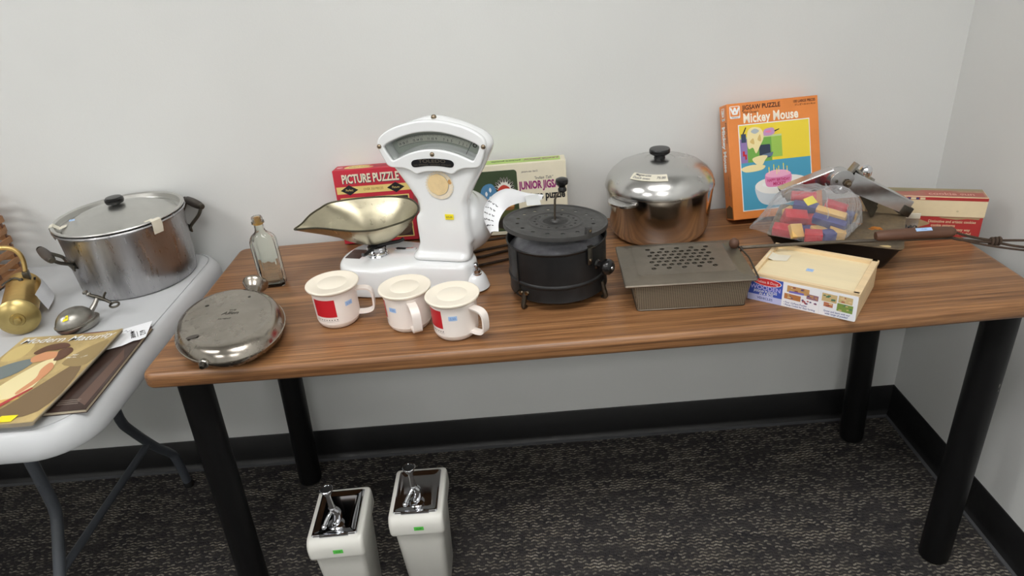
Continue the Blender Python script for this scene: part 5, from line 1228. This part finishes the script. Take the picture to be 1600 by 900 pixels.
bag = thing('plastic_bag', 'clear plastic bag of red, blue and natural wooden blocks', 'bag', (1.350, .240, z0))
foot = [(-.119, .040, .004), (-.108, .016, .004), (-.082, -.014, .002), (-.052, -.034, .0), (-.020, -.054, -.003), (.012, -.057, -.003), (.046, -.052, .001), (.076, -.020, .003), (.108, .010, .004), (.112, .034, .004), (.084, .054, .004), (.030, .080, .004), (-.02, .094, .004), (-.065, .085, .004)]
fl_, _ = catmull([Vector(p) for p in foot], 6, True); nF = len(fl_)
ctr = Vector((.008, .016, 0)); loops_ = []
NR = 18
for k in range(NR+1):
    s = 1-k/NR; ring = []
    for i, p in enumerate(fl_):
        q = ctr+(p-ctr)*s; tl_ = max(0, min(1, (-q.x-.055)/.05))
        zz = (1-s**4.6)**.62
        hgt = (.088-.22*max(0, -q.x-.045) - .05*max(0, q.x-.06))*(1-.55*tl_)
        fr_ = max(0, min(1, (.0-q.y)/.05)); hgt *= 1-.32*fr_
        nz = noise.noise(Vector((q.x*42, q.y*42, 3)))*.0045+noise.noise(Vector((q.x*110, q.y*110, 9)))*.0022
        e = 1 if 0 < k else 0
        ring.append((q.x+nz*.5*e, q.y+nz*.5*e, p.z*s*(1 if s > .9 else .6)+max(.002, hgt*zz)+nz*e*min(1, zz*2)+.003))
    loops_.append(ring)
mb = MB().loops(loops_, M_FILM, cap0=False, cap1=True)
mb.obj('film', bag, 80)
bagb = tag(MB().grid(lambda u, v: (-.019+.024*u-.006*v, -.006+.014*v+.010*u, .0655+.010*v+.002*u), 3, 3, M_YEL).obj('price_sticker', bag), 'yellow price sticker')
# crumpled seam running over the bag
MB().tube([(.044-.004*i+.002*math.sin(i*2), .065-.0125*i, .084-.0004*i*i-.0015*i) for i in range(9)], [.0012+.0005*math.sin(i*1.7) for i in range(9)], M_FILM, 6, smooth=3).obj('seam_fold', bag)
def flap(u, v): return (.048+.045*u, -.052+.040*u+.010*v, .008+.012*u+.010*v+.004*math.sin(9*u+4*v))
MB().grid(flap, 12, 5, M_FILM).obj('loose_flap', bag)

# ------------------------------------------------------------------ chrome press with two arms
pr_ = thing('chrome_press', 'chrome hand press with two folding arms standing on the rusty pan top', 'kitchen tool', (1.45, .313, TOP+.0625))
hx, hz_ = -.022, .0865
mb = MB()
FP = FRONT
for yy in (-.013, .013): mb.plate([circle(.0265, 40, hx, hz_)], M_STEEL, .0028, .0008, T_(0, yy, 0) @ FP)
mb.tube([(hx+.024*math.cos(a), 0, hz_+.024*math.sin(a)) for a in [0.9+.2*i for i in range(12)]], .002, M_STEEL, 6)
v = []; 
for i in range(19):
    a = .7+3.6*i/18
    for yy in (-.013, .013): v.append((hx+.0262*math.cos(a), yy, hz_+.0262*math.sin(a)))
mb.add(v, [(2*i, 2*i+1, 2*i+3, 2*i+2) for i in range(18)], M_STEEL)
mb.obj('pivot_head', pr_)
pb = MB()
pb.lathe([(0, .011), (.004, .0105), (.0055, .008), (.0055, .003), (.0085, .003), (.0085, 0), (0, 0)], M_SCREWH, 6, T_(hx+.010, -.0165, hz_-.002) @ FP)
pb.obj('pivot_bolt', pr_, 20)
MB().lathe([(0, .003), (.0025, .0025), (.0035, 0), (0, 0)], M_DARKP, 14, T_(hx-.013, -.0145, hz_+.004) @ FP).obj('rivet', pr_)
MB().tube([(hx-.002, -.017, hz_-.010), (hx-.006, -.019, hz_-.014)], .003, M_CHROME, 10).obj('lever_pin', pr_)
# right arm: channel
def channel(p0, p1, wd0, wd1, hf, m, name):
    p0 = Vector(p0); p1 = Vector(p1); d = (p1-p0).normalized(); n_ = Vector((-d.z, 0, d.x)); n_ = -n_ if n_.z < 0 else n_
    mb = MB(); v = []
    for t in (0, .5, 1):
        p = p0.lerp(p1, t); wdt = wd0+(wd1-wd0)*t
        for (a, b) in ((-hf, -wdt), (-hf, wdt*.86), (-hf*.86, wdt), (hf*.86, wdt), (hf, wdt*.86), (hf, -wdt), (hf-.0016, -wdt), (hf-.0016, wdt-.0022), (-hf+.0016, wdt-.0022), (-hf+.0016, -wdt)):
            q = p+n_*b; v.append((q.x, p.y+a, q.z))
    K = 10; f = []
    for s in range(2):
        for j in range(K): f.append((s*K+j, s*K+(j+1) % K, (s+1)*K+(j+1) % K, (s+1)*K+j))
    f += [tuple(range(K-1, -1, -1)), tuple(2*K+j for j in range(K))]
    mb.add(v, f, m); return mb
ch = channel((-.006, 0, .088), (.127, -.010, .0185), .0205, .0155, .014, M_STEEL, 'arm')
arm = ch.obj('press_arm', pr_, 30)
MB().box((.121, -.012, .012), (.026, .026, .022), M_DARKP, T_(.121, 0, .012) @ RY(.48) @ T_(-.121, 0, -.012), .002).obj('arm_end_cap', arm)
em = MB()
for i, s_ in enumerate('ABC'): pass
em.box((.074, -.0185, .037), (.026, .0010, .006), M_DARKP, T_(.074, 0, .037) @ RY(.48) @ T_(-.074, 0, -.037), .0003); em.obj('embossed_mark', arm)
ch = channel((-.030, .012, .097), (-.122, .052, .046), .018, .0175, .013, M_STEEL, 'arm'); ch.obj('press_arm', pr_, 30)
for (y_, x0, z0_, x1, z1_) in ((-.011, .018, .060, .054, -.0005), (.011, .030, .052, .068, .006)):
    MB().plate([[(x0-.010, z0_+.012), (x0+.012, z0_+.006), (x1+.010, z1_+.022), (x1+.003, z1_+.001), (x1-.003, z1_), (x1-.010, z1_+.014)]], M_DARKP, .003, .0006, T_(0, y_, 0) @ FP).obj('pointed_leg', pr_)
MB().lathe([(0, .013), (.006, .0115), (.0105, .0075), (.0128, 0), (.0135, -.006), (.009, -.010), (0, -.010)], M_CHROME, 32, T_(.030, -.004, .1045) @ RX(.5)).obj('dome_nut', pr_)
MB().box((.004, 0, .113), (.022, .020, .005), M_DULLP, T_(.004, 0, .113) @ RY(-.95) @ T_(-.004, 0, -.113), .001).box((.018, 0, .100), (.034, .024, .005), M_DULLP, T_(.018, 0, .100) @ RY(.8) @ T_(-.018, 0, -.100), .001).box((.043, 0, .0795), (.008, .022, .016), M_DULLP, T_(.043, 0, .0795) @ RY(.3) @ T_(-.043, 0, -.0795), .001).obj('spring_bracket', pr_)

# ------------------------------------------------------------------ two pump jars on the floor
M_CERAM = mat('cream_white_ceramic', lin(222, 221, 214), .28, vary=.03, vscale=8, bump=.05, bscale=60)
def pump_jar(label, loc, a):
    t = thing('pump_jar', label, 'dispenser', loc, (0, 0, a), 'white pump dispensers under the brown table')
    h = .27; w, d = .126, .168
    lp = lambda e, ef=0: rrect(-w/2+e, -d/2+e+ef, w/2-e, d/2-e, .010, 5)
    MB().loops([lvl(rrect(-.044, -.058, .044, .058, .016, 5), 0), lvl(rrect(-.047, -.061, .047, .061, .016, 5), .004), lvl(rrect(-.056, -.071, .056, .074, .012, 5), h-.050)], M_CERAM).obj('jar_body', t, 50)
    MB().loops([lvl(lp(.004), h-.051), lvl(lp(.0008), h-.048), lvl(lp(0), h-.044), lvl(lp(0), h-.022), lvl(lp(.0003, .002), h-.013), lvl(lp(.0008, .006), h-.006), lvl(lp(.0018, .010), h-.0018), lvl(lp(.0045, .013), h-.0002), lvl(lp(.008, .014), h)], M_CERAM).obj('jar_rim', t, 60)
    px, py = .0500, .060
    def pl(e): return rrect(-px+e, -py-.006+e, px-e, py+.008-e, .005, 4)
    pt = MB().loops([lvl(pl(0), h+.0002), lvl(pl(-.0008), h+.005), lvl(pl(.0006), h+.0075), lvl(pl(.005), h+.0078), lvl(pl(.009), h+.0055), lvl(pl(.018), h+.0055)], M_CHROME)
    pt.box((0, -py-.007, h+.004), (px*1.3, .005, .008), M_CHROME, bevel=.0015)
    pl_ = pt.obj('chrome_plate', t, 40)
    B = T_(.0000, -.034, h+.0055) @ Matrix.Diagonal((.86, .86, .80, 1))
    MB().lathe([(0, .006), (.010, .006), (.016, .004), (.021, .001), (.022, 0), (0, 0)], M_CHROME, 36, B).obj('flange', pl_)
    pm = MB().tube([(0, 0, .004), (.006, .004, .020), (.006, .006, .038), (0, .004, .052), (-.001, .003, .058)], [.011, .012, .012, .009, .0075], M_CHROME, 20, xf=B, smooth=5)
    pm.tube([(-.001, .003, .056), (-.002, .003, .086), (-.003, .003, .112)], [.0085, .0066, .0066], M_CHROME, 20, xf=B)
    pm.lathe([(.0092, .055), (.0102, .0575), (.0092, .060), (.0070, .0605)], M_CHROME, 24, B @ T_(-.001, .003, 0))
    pm.lathe([(.0066, .106), (.0105, .109), (.0100, .112), (.0128, .115), (.0122, .118), (.0165, .1225), (.0172, .126), (.0160, .1275), (.0135, .1265), (.010, .122), (0, .121)], M_CHROME, 32, B @ T_(-.003, .003, 0))
    pump = pm.obj('pump_tube', t, 40)
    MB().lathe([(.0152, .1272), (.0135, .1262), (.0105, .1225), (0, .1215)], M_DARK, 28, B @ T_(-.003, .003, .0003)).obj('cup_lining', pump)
    MB().tube([(-.001, .002, .050), (-.010, -.006, .040), (-.019, -.014, .026), (-.024, -.020, .016)], [.0045, .0052, .0055, .0048], M_CHROME, 14, xf=B, smooth=4).lathe([(math.sin(PI*i/10)*.0072, -math.cos(PI*i/10)*.0072) if 0 < i < 10 else (0, -.0072 if i == 0 else .0072) for i in range(11)], M_CHROME, 20, B @ T_(-.0255, -.0215, .0145)).obj('spout_arm', pump)
    tag(MB().rect(-.011, -.0055, .011, .0055, M_GREEN, T_(.006, -d/2-.0006, h-.028) @ FRONT, 0).text('35.00', .0062, P('sticker_dark_green', 30, 110, 40), .006, h-.0282, T_(0, -d/2-.0010, 0) @ FRONT, .0001, sx=.9).obj('price_sticker', t), 'green price sticker')
    return t
j0 = pump_jar('white ceramic pump jar on the carpet nearer the left table legs', (.2705, .0845, 0), .03)
copy_tree(j0, (.4475, .1335, 0), (0, 0, -.005), 'white ceramic pump jar on the carpet, right-hand one of the pair')
